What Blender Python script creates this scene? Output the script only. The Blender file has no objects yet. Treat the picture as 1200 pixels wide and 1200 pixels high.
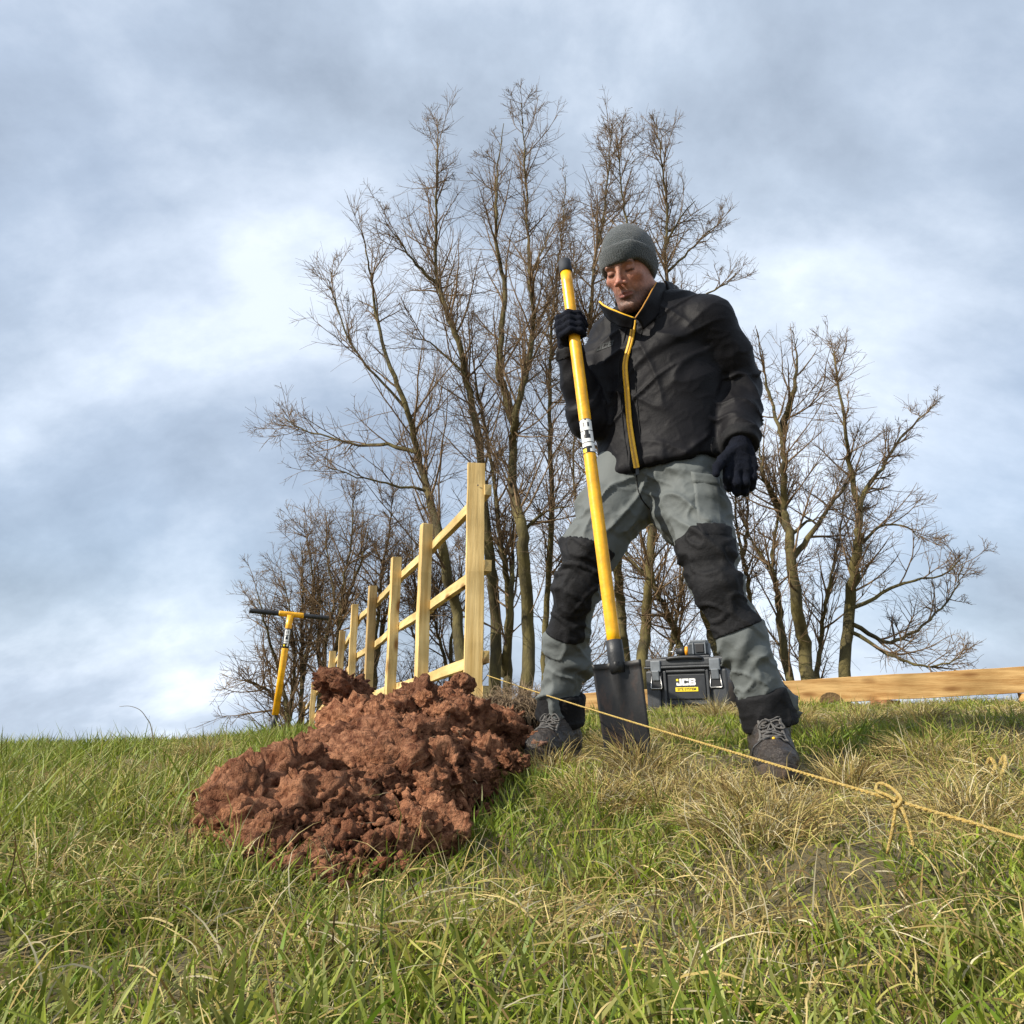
import bpy, bmesh, math, random
import numpy as np
from mathutils import Vector, Matrix
from mathutils.bvhtree import BVHTree
random.seed(7)
RNG = np.random.default_rng(11)
SC = bpy.context.scene
COL = SC.collection

# ---------------------------------------------------------------- camera, sky, sun, exposure
F_PX, PITCH, CAM_Z = 815.0, math.radians(17.05), 0.20
cam_d = bpy.data.cameras.new('camera')
cam_d.sensor_width = 36.0
cam_d.lens = F_PX / 1200.0 * 36.0
cam_d.clip_start, cam_d.clip_end = 0.02, 3000.0
cam = bpy.data.objects.new('camera', cam_d)
cam.location = (0, 0, CAM_Z)
cam.rotation_euler = (math.pi / 2 + PITCH, 0, 0)
COL.objects.link(cam)
SC.camera = cam

SUN_EL, SUN_AZ = math.radians(35), math.radians(-113)      # azimuth measured from +Y towards +X
S = Vector((math.sin(SUN_AZ) * math.cos(SUN_EL), math.cos(SUN_AZ) * math.cos(SUN_EL), math.sin(SUN_EL)))
sun_d = bpy.data.lights.new('sun', 'SUN')
sun_d.energy, sun_d.angle, sun_d.color = 4.9, math.radians(0.6), (1.0, 0.93, 0.82)
sun = bpy.data.objects.new('sun', sun_d)
sun.rotation_euler = S.to_track_quat('Z', 'Y').to_euler()
COL.objects.link(sun)

SC.view_settings.view_transform = 'Standard'
SC.view_settings.look = 'None'
SC.view_settings.exposure = 0.52
SC.view_settings.gamma = 1.0
SC.view_settings.use_curve_mapping = False

world = bpy.data.worlds.new('World')
SC.world = world
world.use_nodes = True
wn, wl = world.node_tree.nodes, world.node_tree.links
wn.clear()
def wnode(t, **kw):
    n = wn.new(t)
    for k, v in kw.items():
        if k.startswith('i_'):
            n.inputs[int(k[2:])].default_value = v
        else:
            setattr(n, k, v)
    return n
w_out = wnode('ShaderNodeOutputWorld')
w_bg1 = wnode('ShaderNodeBackground'); w_bg1.inputs[1].default_value = 0.11
w_bg2 = wnode('ShaderNodeBackground'); w_bg2.inputs[1].default_value = 1.0
w_mix = wnode('ShaderNodeMixShader')
w_sky = wnode('ShaderNodeTexSky')
w_sky.sky_type = 'NISHITA'; w_sky.sun_disc = False
w_sky.sun_elevation = SUN_EL; w_sky.sun_rotation = SUN_AZ
w_tc = wnode('ShaderNodeTexCoord')
# cloud deck: the view direction projected on a flat layer overhead, so clouds flatten towards the horizon
w_sep = wnode('ShaderNodeSeparateXYZ'); wl.new(w_tc.outputs['Generated'], w_sep.inputs[0])
w_abs = wnode('ShaderNodeMath', operation='ABSOLUTE'); wl.new(w_sep.outputs[2], w_abs.inputs[0])
w_add = wnode('ShaderNodeMath', operation='ADD', i_1=0.75); wl.new(w_abs.outputs[0], w_add.inputs[0])
w_dx = wnode('ShaderNodeMath', operation='DIVIDE'); wl.new(w_sep.outputs[0], w_dx.inputs[0]); wl.new(w_add.outputs[0], w_dx.inputs[1])
w_dy = wnode('ShaderNodeMath', operation='DIVIDE'); wl.new(w_sep.outputs[1], w_dy.inputs[0]); wl.new(w_add.outputs[0], w_dy.inputs[1])
w_cmb = wnode('ShaderNodeCombineXYZ'); wl.new(w_dx.outputs[0], w_cmb.inputs[0]); wl.new(w_dy.outputs[0], w_cmb.inputs[1])
w_map = wnode('ShaderNodeMapping'); wl.new(w_cmb.outputs[0], w_map.inputs[0])
w_map.inputs['Location'].default_value = (3.35, 7.1, 0.0)
w_map.inputs['Scale'].default_value = (1.0, 1.25, 1.0)
w_n1 = wnode('ShaderNodeTexNoise'); wl.new(w_map.outputs[0], w_n1.inputs['Vector'])
w_n1.inputs['Scale'].default_value = 2.0; w_n1.inputs['Detail'].default_value = 10.0
w_n1.inputs['Roughness'].default_value = 0.58; w_n1.inputs['Distortion'].default_value = 0.12
w_r1 = wnode('ShaderNodeValToRGB'); wl.new(w_n1.outputs[0], w_r1.inputs[0])
cr = w_r1.color_ramp
cr.elements[0].position = 0.30; cr.elements[0].color = (0.235, 0.285, 0.36, 1)
cr.elements[1].position = 0.63; cr.elements[1].color = (0.79, 0.86, 0.95, 1)
e = cr.elements.new(0.46); e.color = (0.42, 0.495, 0.60, 1)
e = cr.elements.new(0.56); e.color = (0.61, 0.685, 0.79, 1)
w_n2 = wnode('ShaderNodeTexNoise'); wl.new(w_map.outputs[0], w_n2.inputs['Vector'])
w_n2.inputs['Scale'].default_value = 1.2; w_n2.inputs['Detail'].default_value = 4.0
w_r2 = wnode('ShaderNodeValToRGB'); wl.new(w_n2.outputs[0], w_r2.inputs[0])
w_r2.color_ramp.elements[0].position = 0.40; w_r2.color_ramp.elements[0].color = (0.62, 0.62, 0.62, 1)
w_r2.color_ramp.elements[1].position = 0.62; w_r2.color_ramp.elements[1].color = (1, 1, 1, 1)
wl.new(w_r1.outputs[0], w_bg2.inputs[0])
wl.new(w_sky.outputs[0], w_bg1.inputs[0])
# cover: complete near the horizon, thin veils higher up
w_hz = wnode('ShaderNodeMapRange'); wl.new(w_abs.outputs[0], w_hz.inputs[0])
w_hz.inputs[1].default_value = 0.05; w_hz.inputs[2].default_value = 0.5
w_hz.inputs[3].default_value = 1.0; w_hz.inputs[4].default_value = 0.0
w_mx = wnode('ShaderNodeMath', operation='MAXIMUM')
wl.new(w_r2.outputs[0], w_mx.inputs[0]); wl.new(w_hz.outputs[0], w_mx.inputs[1])
wl.new(w_mx.outputs[0], w_mix.inputs[0])
wl.new(w_bg1.outputs[0], w_mix.inputs[1]); wl.new(w_bg2.outputs[0], w_mix.inputs[2])
wl.new(w_mix.outputs[0], w_out.inputs[0])

# ---------------------------------------------------------------- helpers
CP, SP = math.cos(PITCH), math.sin(PITCH)
def W(px, py, Y):
    """the point seen at photo pixel (px, py) that stands Y metres ahead of the camera"""
    u, v = px - 600.0, 600.0 - py
    k = Y / (F_PX * CP - v * SP)
    return Vector((u * k, Y, CAM_Z + (v * CP + F_PX * SP) * k))
def WA(lst):
    return [W(*p) for p in lst]

def tag(o, label=None, cat=None, group=None, kind=None):
    if label: o['label'] = label
    if cat: o['category'] = cat
    if group: o['group'] = group
    if kind: o['kind'] = kind
    return o
def empty(name, loc, label=None, cat=None, group=None):
    o = bpy.data.objects.new(name, None)
    o.empty_display_size = 0.05
    o.location = loc
    COL.objects.link(o)
    return tag(o, label, cat, group)
def link(name, me, mat=None, parent=None, smooth=True):
    """link a mesh whose vertices are in world coordinates; keeps them there under a parent"""
    o = bpy.data.objects.new(name, me)
    if mat is not None:
        me.materials.append(mat)
    if smooth:
        me.polygons.foreach_set('use_smooth', [True] * len(me.polygons))
    COL.objects.link(o)
    if parent is not None:
        o.parent = parent
        wt = Vector((0, 0, 0)); p = parent
        while p is not None:
            wt += Vector(p.location); p = p.parent
        o.location = -wt
    return o
def mesh_np(name, V, quads=None, tris=None):
    me = bpy.data.meshes.new(name)
    V = np.asarray(V, dtype=np.float32)
    nq = 0 if quads is None else len(quads); nt = 0 if tris is None else len(tris)
    me.vertices.add(len(V)); me.vertices.foreach_set('co', V.ravel())
    me.loops.add(nq * 4 + nt * 3); me.polygons.add(nq + nt)
    idx = []
    if nq: idx.append(np.asarray(quads, dtype=np.int32).ravel())
    if nt: idx.append(np.asarray(tris, dtype=np.int32).ravel())
    me.loops.foreach_set('vertex_index', np.concatenate(idx))
    st = np.concatenate([np.arange(nq) * 4, nq * 4 + np.arange(nt) * 3]).astype(np.int32)
    me.polygons.foreach_set('loop_start', st)
    me.update(calc_edges=True)
    me.validate()
    return me
def set_col(me, C):
    a = me.color_attributes.new('Col', 'FLOAT_COLOR', 'POINT')
    C4 = np.ones((len(C), 4), dtype=np.float32); C4[:, :3] = C
    a.data.foreach_set('color', C4.ravel())
def bm_mesh(name, bm):
    me = bpy.data.meshes.new(name); bm.normal_update(); bm.to_mesh(me); bm.free(); return me

# ---- noise on arrays
_perm = np.random.default_rng(3).permutation(256).astype(np.int32)
_perm = np.concatenate([_perm, _perm, _perm])
_val = np.random.default_rng(4).uniform(-1, 1, 256).astype(np.float32)
def vnoise(x, y, z):
    x, y, z = (np.asarray(a, dtype=np.float32) for a in (x, y, z))
    xi, yi, zi = (np.floor(a).astype(np.int32) for a in (x, y, z))
    xf, yf, zf = x - xi, y - yi, z - zi
    xi &= 255; yi &= 255; zi &= 255
    s = lambda t: t * t * t * (t * (t * 6 - 15) + 10)
    u, v, w = s(xf), s(yf), s(zf)
    def h(a, b, c):
        return _val[_perm[_perm[_perm[(xi + a) & 255] + ((yi + b) & 255)] + ((zi + c) & 255)]]
    l = lambda a, b, t: a + (b - a) * t
    return l(l(l(h(0,0,0), h(1,0,0), u), l(h(0,1,0), h(1,1,0), u), v),
             l(l(h(0,0,1), h(1,0,1), u), l(h(0,1,1), h(1,1,1), u), v), w)
def fbm(x, y, z, o=4, g=0.5):
    t, a, f = 0.0, 1.0, 1.0
    for i in range(o):
        t = t + a * vnoise(x * f + 17.3 * i, y * f + 5.1 * i, z * f + 9.7 * i); a *= g; f *= 2.03
    return t
def ridge(n):
    return 1.0 - np.minimum(np.abs(n) * 2.2, 1.0)

# ---- materials
def mat(name, base=(0.5, 0.5, 0.5), rough=0.7, var=0.0, vscale=8.0, bump=0.0, bscale=60.0, metal=0.0,
        spec=0.5, attr=False, base2=None, sheen=0.0, coat=0.0, detail=5.0, stretch=None, bstretch=None, transl=0.0, sss=0.0):
    m = bpy.data.materials.new(name); m.use_nodes = True
    nt = m.node_tree; N, L = nt.nodes, nt.links
    b = N['Principled BSDF']
    b.inputs['Roughness'].default_value = rough
    b.inputs['Metallic'].default_value = metal
    b.inputs['Specular IOR Level'].default_value = spec
    if sheen: b.inputs['Sheen Weight'].default_value = sheen
    if coat: b.inputs['Coat Weight'].default_value = coat; b.inputs['Coat Roughness'].default_value = 0.15
    if sss:
        b.inputs['Subsurface Weight'].default_value = sss
        b.inputs['Subsurface Radius'].default_value = (0.012, 0.005, 0.003)
        b.inputs['Subsurface Scale'].default_value = 0.5
    tc = N.new('ShaderNodeTexCoord')
    def coords(st):
        if st is None: return tc.outputs['Object']
        mp = N.new('ShaderNodeMapping'); mp.inputs['Scale'].default_value = st
        L.new(tc.outputs['Object'], mp.inputs[0]); return mp.outputs[0]
    col = None
    if attr:
        a = N.new('ShaderNodeAttribute'); a.attribute_name = 'Col'; col = a.outputs['Color']
    if var > 0 or base2 is not None:
        n = N.new('ShaderNodeTexNoise'); n.inputs['Scale'].default_value = vscale; n.inputs['Detail'].default_value = detail
        n.inputs['Roughness'].default_value = 0.6
        L.new(coords(stretch), n.inputs['Vector'])
        r = N.new('ShaderNodeValToRGB'); L.new(n.outputs[0], r.inputs[0])
        r.color_ramp.elements[0].position = 0.36; r.color_ramp.elements[1].position = 0.64
        if base2 is not None:
            r.color_ramp.elements[0].color = (*base, 1); r.color_ramp.elements[1].color = (*base2, 1)
        else:
            r.color_ramp.elements[0].color = (*[c * (1 - var) for c in base], 1)
            r.color_ramp.elements[1].color = (*[min(1, c * (1 + var)) for c in base], 1)
        if col is not None:
            r.color_ramp.elements[0].color = (1 - var, 1 - var, 1 - var, 1); r.color_ramp.elements[1].color = (1 + var, 1 + var, 1 + var, 1)
            mx = N.new('ShaderNodeMix'); mx.data_type = 'RGBA'; mx.blend_type = 'MULTIPLY'; mx.inputs[0].default_value = 1
            L.new(col, mx.inputs[6]); L.new(r.outputs[0], mx.inputs[7]); col = mx.outputs[2]
        else:
            col = r.outputs[0]
    if col is not None: L.new(col, b.inputs['Base Color'])
    else: b.inputs['Base Color'].default_value = (*base, 1)
    if bump > 0:
        n = N.new('ShaderNodeTexNoise'); n.inputs['Scale'].default_value = bscale; n.inputs['Detail'].default_value = 6
        n.inputs['Roughness'].default_value = 0.65
        L.new(coords(bstretch), n.inputs['Vector'])
        bp = N.new('ShaderNodeBump'); bp.inputs['Strength'].default_value = min(1, bump); bp.inputs['Distance'].default_value = 0.01 * max(1, bump)
        L.new(n.outputs[0], bp.inputs['Height']); L.new(bp.outputs[0], b.inputs['Normal'])
    if transl > 0:
        t = N.new('ShaderNodeBsdfTranslucent')
        if col is not None: L.new(col, t.inputs[0])
        else: t.inputs[0].default_value = (*base, 1)
        ms = N.new('ShaderNodeMixShader'); ms.inputs[0].default_value = transl
        L.new(b.outputs[0], ms.inputs[1]); L.new(t.outputs[0], ms.inputs[2])
        L.new(ms.outputs[0], N['Material Output'].inputs[0])
    return m

# ---- shapes
def add_box(bm, c, size, rot=None, bevel=0.0, seg=2):
    r = bmesh.ops.create_cube(bm, size=1.0)
    vs = r['verts']
    bmesh.ops.scale(bm, vec=size, verts=vs)
    if bevel > 0:
        es = list({e for v in vs for e in v.link_edges})
        rb = bmesh.ops.bevel(bm, geom=es, offset=bevel, segments=seg, profile=0.5, affect='EDGES')
        vs = list({v for f in rb['faces'] for v in f.verts} | {v for v in vs if v.is_valid})
    M = Matrix.Translation(Vector(c)) @ (rot.to_4x4() if rot is not None else Matrix.Identity(4))
    bmesh.ops.transform(bm, matrix=M, verts=vs)
    return vs
def box(name, c, size, m, parent=None, rot=None, bevel=0.003, seg=2, smooth=False):
    bm = bmesh.new(); add_box(bm, c, size, rot, bevel, seg)
    return link(name, bm_mesh(name, bm), m, parent, smooth)
def frame_of(d, ref=Vector((0, 0, 1))):
    d = Vector(d).normalized()
    if abs(d.dot(ref)) > 0.98: ref = Vector((0, 1, 0))
    u = d.cross(ref).normalized(); v = u.cross(d).normalized()
    return u, v, d
def tube_np(pts, rad, sides=10, cap=True, ref=None):
    P = np.array([tuple(p) for p in pts], dtype=float); n = len(P)
    R = np.full(n, rad) if np.isscalar(rad) else np.asarray(rad, float)
    T = np.gradient(P, axis=0); T /= np.linalg.norm(T, axis=1)[:, None] + 1e-9
    r0 = np.array([0, 0, 1.0]) if ref is None else np.array(ref, float)
    if abs(T[0] @ r0) > 0.95: r0 = np.array([0, 1.0, 0.1])
    u = np.cross(T[0], r0); u /= np.linalg.norm(u)
    V = []
    for i in range(n):
        u = u - T[i] * (u @ T[i]); u /= np.linalg.norm(u) + 1e-9
        w = np.cross(T[i], u)
        a = np.arange(sides) / sides * 2 * math.pi
        V.append(P[i] + R[i] * (np.cos(a)[:, None] * u + np.sin(a)[:, None] * w))
    V = np.concatenate(V)
    i = np.arange(n - 1)[:, None] * sides; j = np.arange(sides)[None]; k = (j + 1) % sides
    Q = np.stack([i + j, i + k, i + sides + k, i + sides + j], -1).reshape(-1, 4)
    T3 = []
    if cap:
        V = np.concatenate([V, P[:1], P[-1:]]); c0, c1 = len(V) - 2, len(V) - 1
        for q in range(sides):
            T3.append((c0, (q + 1) % sides, q)); b = (n - 1) * sides
            T3.append((c1, b + q, b + (q + 1) % sides))
    return V, Q, np.array(T3, dtype=int).reshape(-1, 3)
def tube(name, pts, rad, m, parent=None, sides=10, smooth=True, ref=None):
    V, Q, T = tube_np(pts, rad, sides, True, ref)
    return link(name, mesh_np(name, V, Q, T), m, parent, smooth)
def tubes(name, lst, m, parent=None, sides=6):
    Vs, Qs, Ts, o = [], [], [], 0
    for pts, rad in lst:
        V, Q, T = tube_np(pts, rad, sides); Vs.append(V); Qs.append(Q + o); Ts.append(T + o); o += len(V)
    return link(name, mesh_np(name, np.concatenate(Vs), np.concatenate(Qs), np.concatenate(Ts)), m, parent)
def catmull(P, n=6):
    P = [np.array(tuple(p), float) for p in P]
    P = [2 * P[0] - P[1]] + P + [2 * P[-1] - P[-2]]
    out = []
    for i in range(1, len(P) - 2):
        for k in range(n):
            t = k / n; a, b, c, d = P[i - 1], P[i], P[i + 1], P[i + 2]
            out.append(0.5 * (2 * b + (c - a) * t + (2 * a - 5 * b + 4 * c - d) * t * t + (3 * b - a - 3 * c + d) * t ** 3))
    out.append(P[-2]); return np.array(out)

# ---- implicit surfaces
def rcone(x, y, z, a, b, r1, r2):
    a = [float(t) for t in a]; b = [float(t) for t in b]
    bx, by, bz = b[0] - a[0], b[1] - a[1], b[2] - a[2]; L2 = bx * bx + by * by + bz * bz + 1e-12
    px, py, pz = x - a[0], y - a[1], z - a[2]
    t = np.clip((px * bx + py * by + pz * bz) / L2, 0, 1)
    return np.sqrt((px - t * bx) ** 2 + (py - t * by) ** 2 + (pz - t * bz) ** 2) - (r1 + (r2 - r1) * t)
def ellip(x, y, z, c, r):
    qx, qy, qz = (x - c[0]) / r[0], (y - c[1]) / r[1], (z - c[2]) / r[2]
    k0 = np.sqrt(qx * qx + qy * qy + qz * qz) + 1e-9
    k1 = np.sqrt((qx / r[0]) ** 2 + (qy / r[1]) ** 2 + (qz / r[2]) ** 2) + 1e-9
    return k0 * (k0 - 1) / k1
def smin(a, b, k):
    h = np.maximum(k - np.abs(a - b), 0) / k
    return np.minimum(a, b) - h * h * k * 0.25
def smax(a, b, k):
    return -smin(-a, -b, k)
def surface_nets(vol, xs, ys, zs):
    nx, ny, nz = vol.shape
    s = vol < 0
    cnt = np.zeros((nx - 1, ny - 1, nz - 1), dtype=np.int8)
    for dx in (0, 1):
        for dy in (0, 1):
            for dz in (0, 1):
                cnt += s[dx:nx - 1 + dx, dy:ny - 1 + dy, dz:nz - 1 + dz]
    ci, cj, ck = np.nonzero((cnt > 0) & (cnt < 8))
    index = np.full(cnt.shape, -1, dtype=np.int64); index[ci, cj, ck] = np.arange(len(ci))
    acc = np.zeros((len(ci), 3)); num = np.zeros(len(ci))
    cor = [(0,0,0),(1,0,0),(0,1,0),(1,1,0),(0,0,1),(1,0,1),(0,1,1),(1,1,1)]
    edges = [(0,1),(2,3),(4,5),(6,7),(0,2),(1,3),(4,6),(5,7),(0,4),(1,5),(2,6),(3,7)]
    vals = [vol[ci + c[0], cj + c[1], ck + c[2]] for c in cor]
    pos = [np.stack([xs[ci + c[0]], ys[cj + c[1]], zs[ck + c[2]]], -1) for c in cor]
    for a, b in edges:
        va, vb = vals[a], vals[b]; m = (va < 0) != (vb < 0)
        t = np.where(m, va / np.where(np.abs(va - vb) < 1e-12, 1, va - vb), 0)
        acc += np.where(m[:, None], pos[a] + t[:, None] * (pos[b] - pos[a]), 0); num += m
    V = acc / num[:, None]
    Q = []
    def add(i, j, k, d1, d2, flip):
        o = np.array([i, j, k]).T
        q = np.stack([index[tuple((o - a - b).T)] for a, b in (((0,0,0),(0,0,0)), (d1,(0,0,0)), (d1,d2), ((0,0,0),d2))], -1)
        q[flip] = q[flip][:, ::-1]
        Q.append(q)
    for ax, d1, d2 in ((0, (0,1,0), (0,0,1)), (1, (0,0,1), (1,0,0)), (2, (1,0,0), (0,1,0))):
        A = [slice(None)] * 3; B = [slice(None)] * 3
        A[ax] = slice(0, -1); B[ax] = slice(1, None)
        sa, sb = s[tuple(A)], s[tuple(B)]
        m = sa != sb
        for oa in range(3):
            if oa != ax:
                sl = [slice(None)] * 3; sl[oa] = slice(0, 1); m[tuple(sl)] = False
                sl[oa] = slice(-1, None); m[tuple(sl)] = False
        i, j, k = np.nonzero(m)
        add(i, j, k, d1, d2, ~sa[i, j, k])
    Q = np.concatenate(Q)
    Q = Q[(Q >= 0).all(1)]
    return V, Q
def sdf_nets(f, lo, hi, h, smooth=1):
    if np.isscalar(h): xs, ys, zs = (np.arange(lo[i] - 2 * h, hi[i] + 3 * h, h, dtype=np.float32) for i in range(3))
    else: xs, ys, zs = h
    vol = f(xs[:, None, None], ys[None, :, None], zs[None, None, :]).astype(np.float32)
    vol = np.broadcast_to(vol, (len(xs), len(ys), len(zs)))
    V, Q = surface_nets(vol, xs, ys, zs)
    for _ in range(smooth): V = laplace(V, Q)
    return V, Q
def laplace(V, Q, w=0.5):
    A = np.zeros_like(V); n = np.zeros(len(V))
    for a in range(4):
        b = (a + 1) % 4
        np.add.at(A, Q[:, a], V[Q[:, b]]); np.add.at(n, Q[:, a], 1)
        np.add.at(A, Q[:, b], V[Q[:, a]]); np.add.at(n, Q[:, b], 1)
    return V * (1 - w) + w * A / np.maximum(n, 1)[:, None]
def vnormals(V, Q):
    fn = np.cross(V[Q[:, 2]] - V[Q[:, 0]], V[Q[:, 3]] - V[Q[:, 1]])
    N = np.zeros_like(V)
    for a in range(4): np.add.at(N, Q[:, a], fn)
    return N / (np.linalg.norm(N, axis=1)[:, None] + 1e-12)
def panel(V, Q, g, off, thick=0.004):
    """the patch of a surface where g(p) < 0, lifted by off and given an edge; its outline is snapped to g = 0"""
    N = vnormals(V, Q)
    gv = g(V)
    fq = Q[(gv[Q] < 0.0).sum(1) >= 2]
    used = np.unique(fq); mp = np.full(len(V), -1); mp[used] = np.arange(len(used))
    P, Nn, fq = V[used].copy(), N[used], mp[fq]
    E = np.concatenate([fq[:, [0, 1]], fq[:, [1, 2]], fq[:, [2, 3]], fq[:, [3, 0]]])
    key = np.sort(E, 1); _, inv, c = np.unique(key, axis=0, return_inverse=True, return_counts=True)
    be = E[c[inv.ravel()] == 1]
    bv = np.unique(be)
    eps = 1e-3
    for _ in range(2):
        G = np.stack([g(P[bv] + np.eye(3)[i] * eps) - g(P[bv] - np.eye(3)[i] * eps) for i in range(3)], -1) / (2 * eps)
        G -= Nn[bv] * (G * Nn[bv]).sum(1)[:, None]
        st = g(P[bv])[:, None] * G / ((G * G).sum(1)[:, None] + 1e-6)
        P[bv] -= np.clip(st, -0.012, 0.012)
    top = P + Nn * off; low = P[bv] + Nn[bv] * (off - thick)
    lid = np.full(len(P), -1); lid[bv] = len(P) + np.arange(len(bv))
    rim = np.stack([be[:, 1], be[:, 0], lid[be[:, 0]], lid[be[:, 1]]], -1)
    return np.concatenate([top, low]), np.concatenate([fq, rim])
# ---------------------------------------------------------------- ground
YC = 4.6
_RAMP = np.interp(np.linspace(0.9, 4.8, 40), [0.9, 1.15, 1.45, 1.85, 2.3, 3.3, 4.3, 4.6], [0, 0.01, 0.11, 0.34, 0.47, 0.78, 0.985, 1.0])
for _ in range(3): _RAMP[1:-1] = 0.25 * _RAMP[:-2] + 0.5 * _RAMP[1:-1] + 0.25 * _RAMP[2:]
def ground_z(x, y):
    x = np.asarray(x, float); y = np.asarray(y, float)
    a = x / np.maximum(y, 1.2)
    zc = np.interp(a, [-1.4, -0.66, -0.33, 0.0, 0.2, 0.64, 1.4], [0.0, 0.045, 0.125, 0.235, 0.295, 0.335, 0.36])
    t = np.interp(y, np.linspace(0.9, 4.8, 40), _RAMP)
    z = zc * t
    d = np.maximum(y - YC, 0)
    z = z - 0.07 * d * d / (d + 1.2)
    r = np.sqrt(x * x + y * y)
    z = z - 0.05 * np.maximum(np.maximum(np.abs(x) - 6, 0), np.maximum(-y - 3, 0))
    near = np.exp(-(r / 9.0) ** 2)
    z = z + near * (0.030 * fbm(x * 1.7, y * 1.7, 0 * x + 3.3, 3) + 0.012 * vnoise(x * 7, y * 7, 0 * x + 1.0))
    z = z - 0.01 + 0.040 * np.exp(-(((x - 0.30) / 0.16) ** 2 + ((y - 1.86) / 0.14) ** 2))
    return z
def gz(x, y): return float(ground_z(np.array([x]), np.array([y]))[0])

def build_ground():
    def axis(c, fine, step, far):
        a = list(np.arange(-fine, fine + 1e-6, step)); s = step; v = fine
        out = []
        while v < far:
            s *= 1.16; v += s; out.append(v)
        return np.array(sorted([-q for q in out] + a + out)) + c
    xs = axis(0, 4.5, 0.065, 600); ys = axis(3.0, 4.0, 0.065, 600)
    X, Yg = np.meshgrid(xs, ys, indexing='ij')
    Z = ground_z(X, Yg)
    V = np.stack([X, Yg, Z], -1).reshape(-1, 3)
    nx, ny = len(xs), len(ys)
    i, j = np.meshgrid(np.arange(nx - 1), np.arange(ny - 1), indexing='ij')
    b = (i * ny + j).ravel()
    Q = np.stack([b, b + ny, b + ny + 1, b + 1], -1)
    m = mat('ground_soil_thatch', (0.075, 0.060, 0.026), 0.95, base2=(0.17, 0.135, 0.06), vscale=9, bump=1.5, bscale=70, detail=9)
    o = link('ground', mesh_np('ground', V, Q), m)
    tag(o, kind='structure')
build_ground()

# heap footprint, used to keep grass off it
HC = (-0.33, 2.10)
def heap_h(x, y):
    """height of the soil heap above the ground"""
    x = np.asarray(x, float); y = np.asarray(y, float)
    cx = np.interp(y, [1.15, 1.6, 2.0, 2.4, 2.8], [-0.345, -0.375, -0.385, -0.345, -0.30])
    wx = np.interp(y, [1.1, 1.25, 1.6, 2.0, 2.4, 2.8, 3.1], [0.10, 0.23, 0.325, 0.365, 0.37, 0.33, 0.1])
    hy = np.interp(y, [1.05, 1.25, 1.5, 1.8, 2.15, 2.45, 2.75, 3.1], [0.0, 0.05, 0.095, 0.150, 0.205, 0.180, 0.11, 0.0])
    dx = x - cx - 0.09
    left = np.clip(1 + dx / (wx + 0.05), 0, 1) ** 1.1
    right = np.clip(1 - np.abs(dx / np.maximum(wx - 0.09, 0.05)) ** 2.2, 0, 1) ** 0.85
    return hy * np.where(dx < 0, left, right)

# ---------------------------------------------------------------- grass
def blades(n_seg, P, D, L, Wd, bend, C0, C1):
    """ribbons: P base, D start direction, L length, Wd width, bend = vector added per step"""
    n = len(P)
    pts = [P]; d = D.copy()
    for s in range(n_seg):
        d = d + bend * (s + 0.6) / n_seg
        d /= np.linalg.norm(d, axis=1)[:, None]
        pts.append(pts[-1] + d * (L / n_seg)[:, None])
    side = np.stack([RNG.normal(size=n), RNG.normal(size=n) * 0.6, RNG.normal(size=n) * 0.2], -1)
    side -= D * (side * D).sum(1)[:, None]; side /= np.linalg.norm(side, axis=1)[:, None] + 1e-9
    nv = n_seg * 2 + 1
    V = np.zeros((n, nv, 3)); C = np.zeros((n, nv, 3))
    for s in range(n_seg + 1):
        t = s / n_seg
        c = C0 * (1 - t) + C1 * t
        if s < n_seg:
            w = (Wd * (0.75 + 0.5 * t if t < 0.45 else (1 - t) / 0.55 * 0.97 + 0.1) * 0.5)[:, None]
            V[:, 2 * s] = pts[s] - side * w; V[:, 2 * s + 1] = pts[s] + side * w
            C[:, 2 * s] = c; C[:, 2 * s + 1] = c
        else:
            V[:, 2 * s] = pts[s]; C[:, 2 * s] = c
    b = (np.arange(n) * nv)[:, None]
    Q = np.concatenate([b + np.array([[2 * s, 2 * s + 1, 2 * s + 3, 2 * s + 2]]) for s in range(n_seg - 1)])
    T = b + np.array([[2 * n_seg - 2, 2 * n_seg - 1, 2 * n_seg]])
    return V.reshape(-1, 3), Q, T, C.reshape(-1, 3)
def scatter(n, y0=0.32, y1=6.6, p=1.1):
    """positions spread ahead of the camera, thinner with distance"""
    u = RNG.random(n)
    k = 2 - p
    y = (y0 ** k + u * (y1 ** k - y0 ** k)) ** (1 / k)
    a = RNG.uniform(-1, 1, n)
    x = a * (0.86 * y + 0.25)
    return x, y
KEEP_OFF = []          # (x, y, radius) of feet, blade, box
def green_field(x, y):
    """0 = straw, 1 = lush green"""
    g = 0.5 + 0.75 * fbm(x * 1.3 + 4, y * 1.3, 0 * x, 3)
    a = x / np.maximum(y, 0.3)
    g += np.interp(a, [-1, -0.35, -0.1, 0.05, 0.3, 0.8], [0.38, 0.35, 0.15, -0.10, -0.34, -0.08])
    g += np.interp(y, [0.3, 1.35, 1.75, 2.4, 4.5], [0.40, 0.34, -0.08, -0.05, 0.05])
    g += 0.25 * np.exp(-((x - 1.15) ** 2 + (y - 2.15) ** 2) / 0.05) * 2.0
    g += 0.7 * np.exp(-((x - 0.12) ** 2 / 0.05 + (y - 1.55) ** 2 / 0.03))
    return np.clip(g, 0, 1)
def keep(x, y, slack=0.0):
    k = heap_h(x, y) < 0.02
    for cx, cy, r in KEEP_OFF:
        k &= (x - cx) ** 2 + (y - cy) ** 2 > (r + slack) ** 2
    return k
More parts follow.
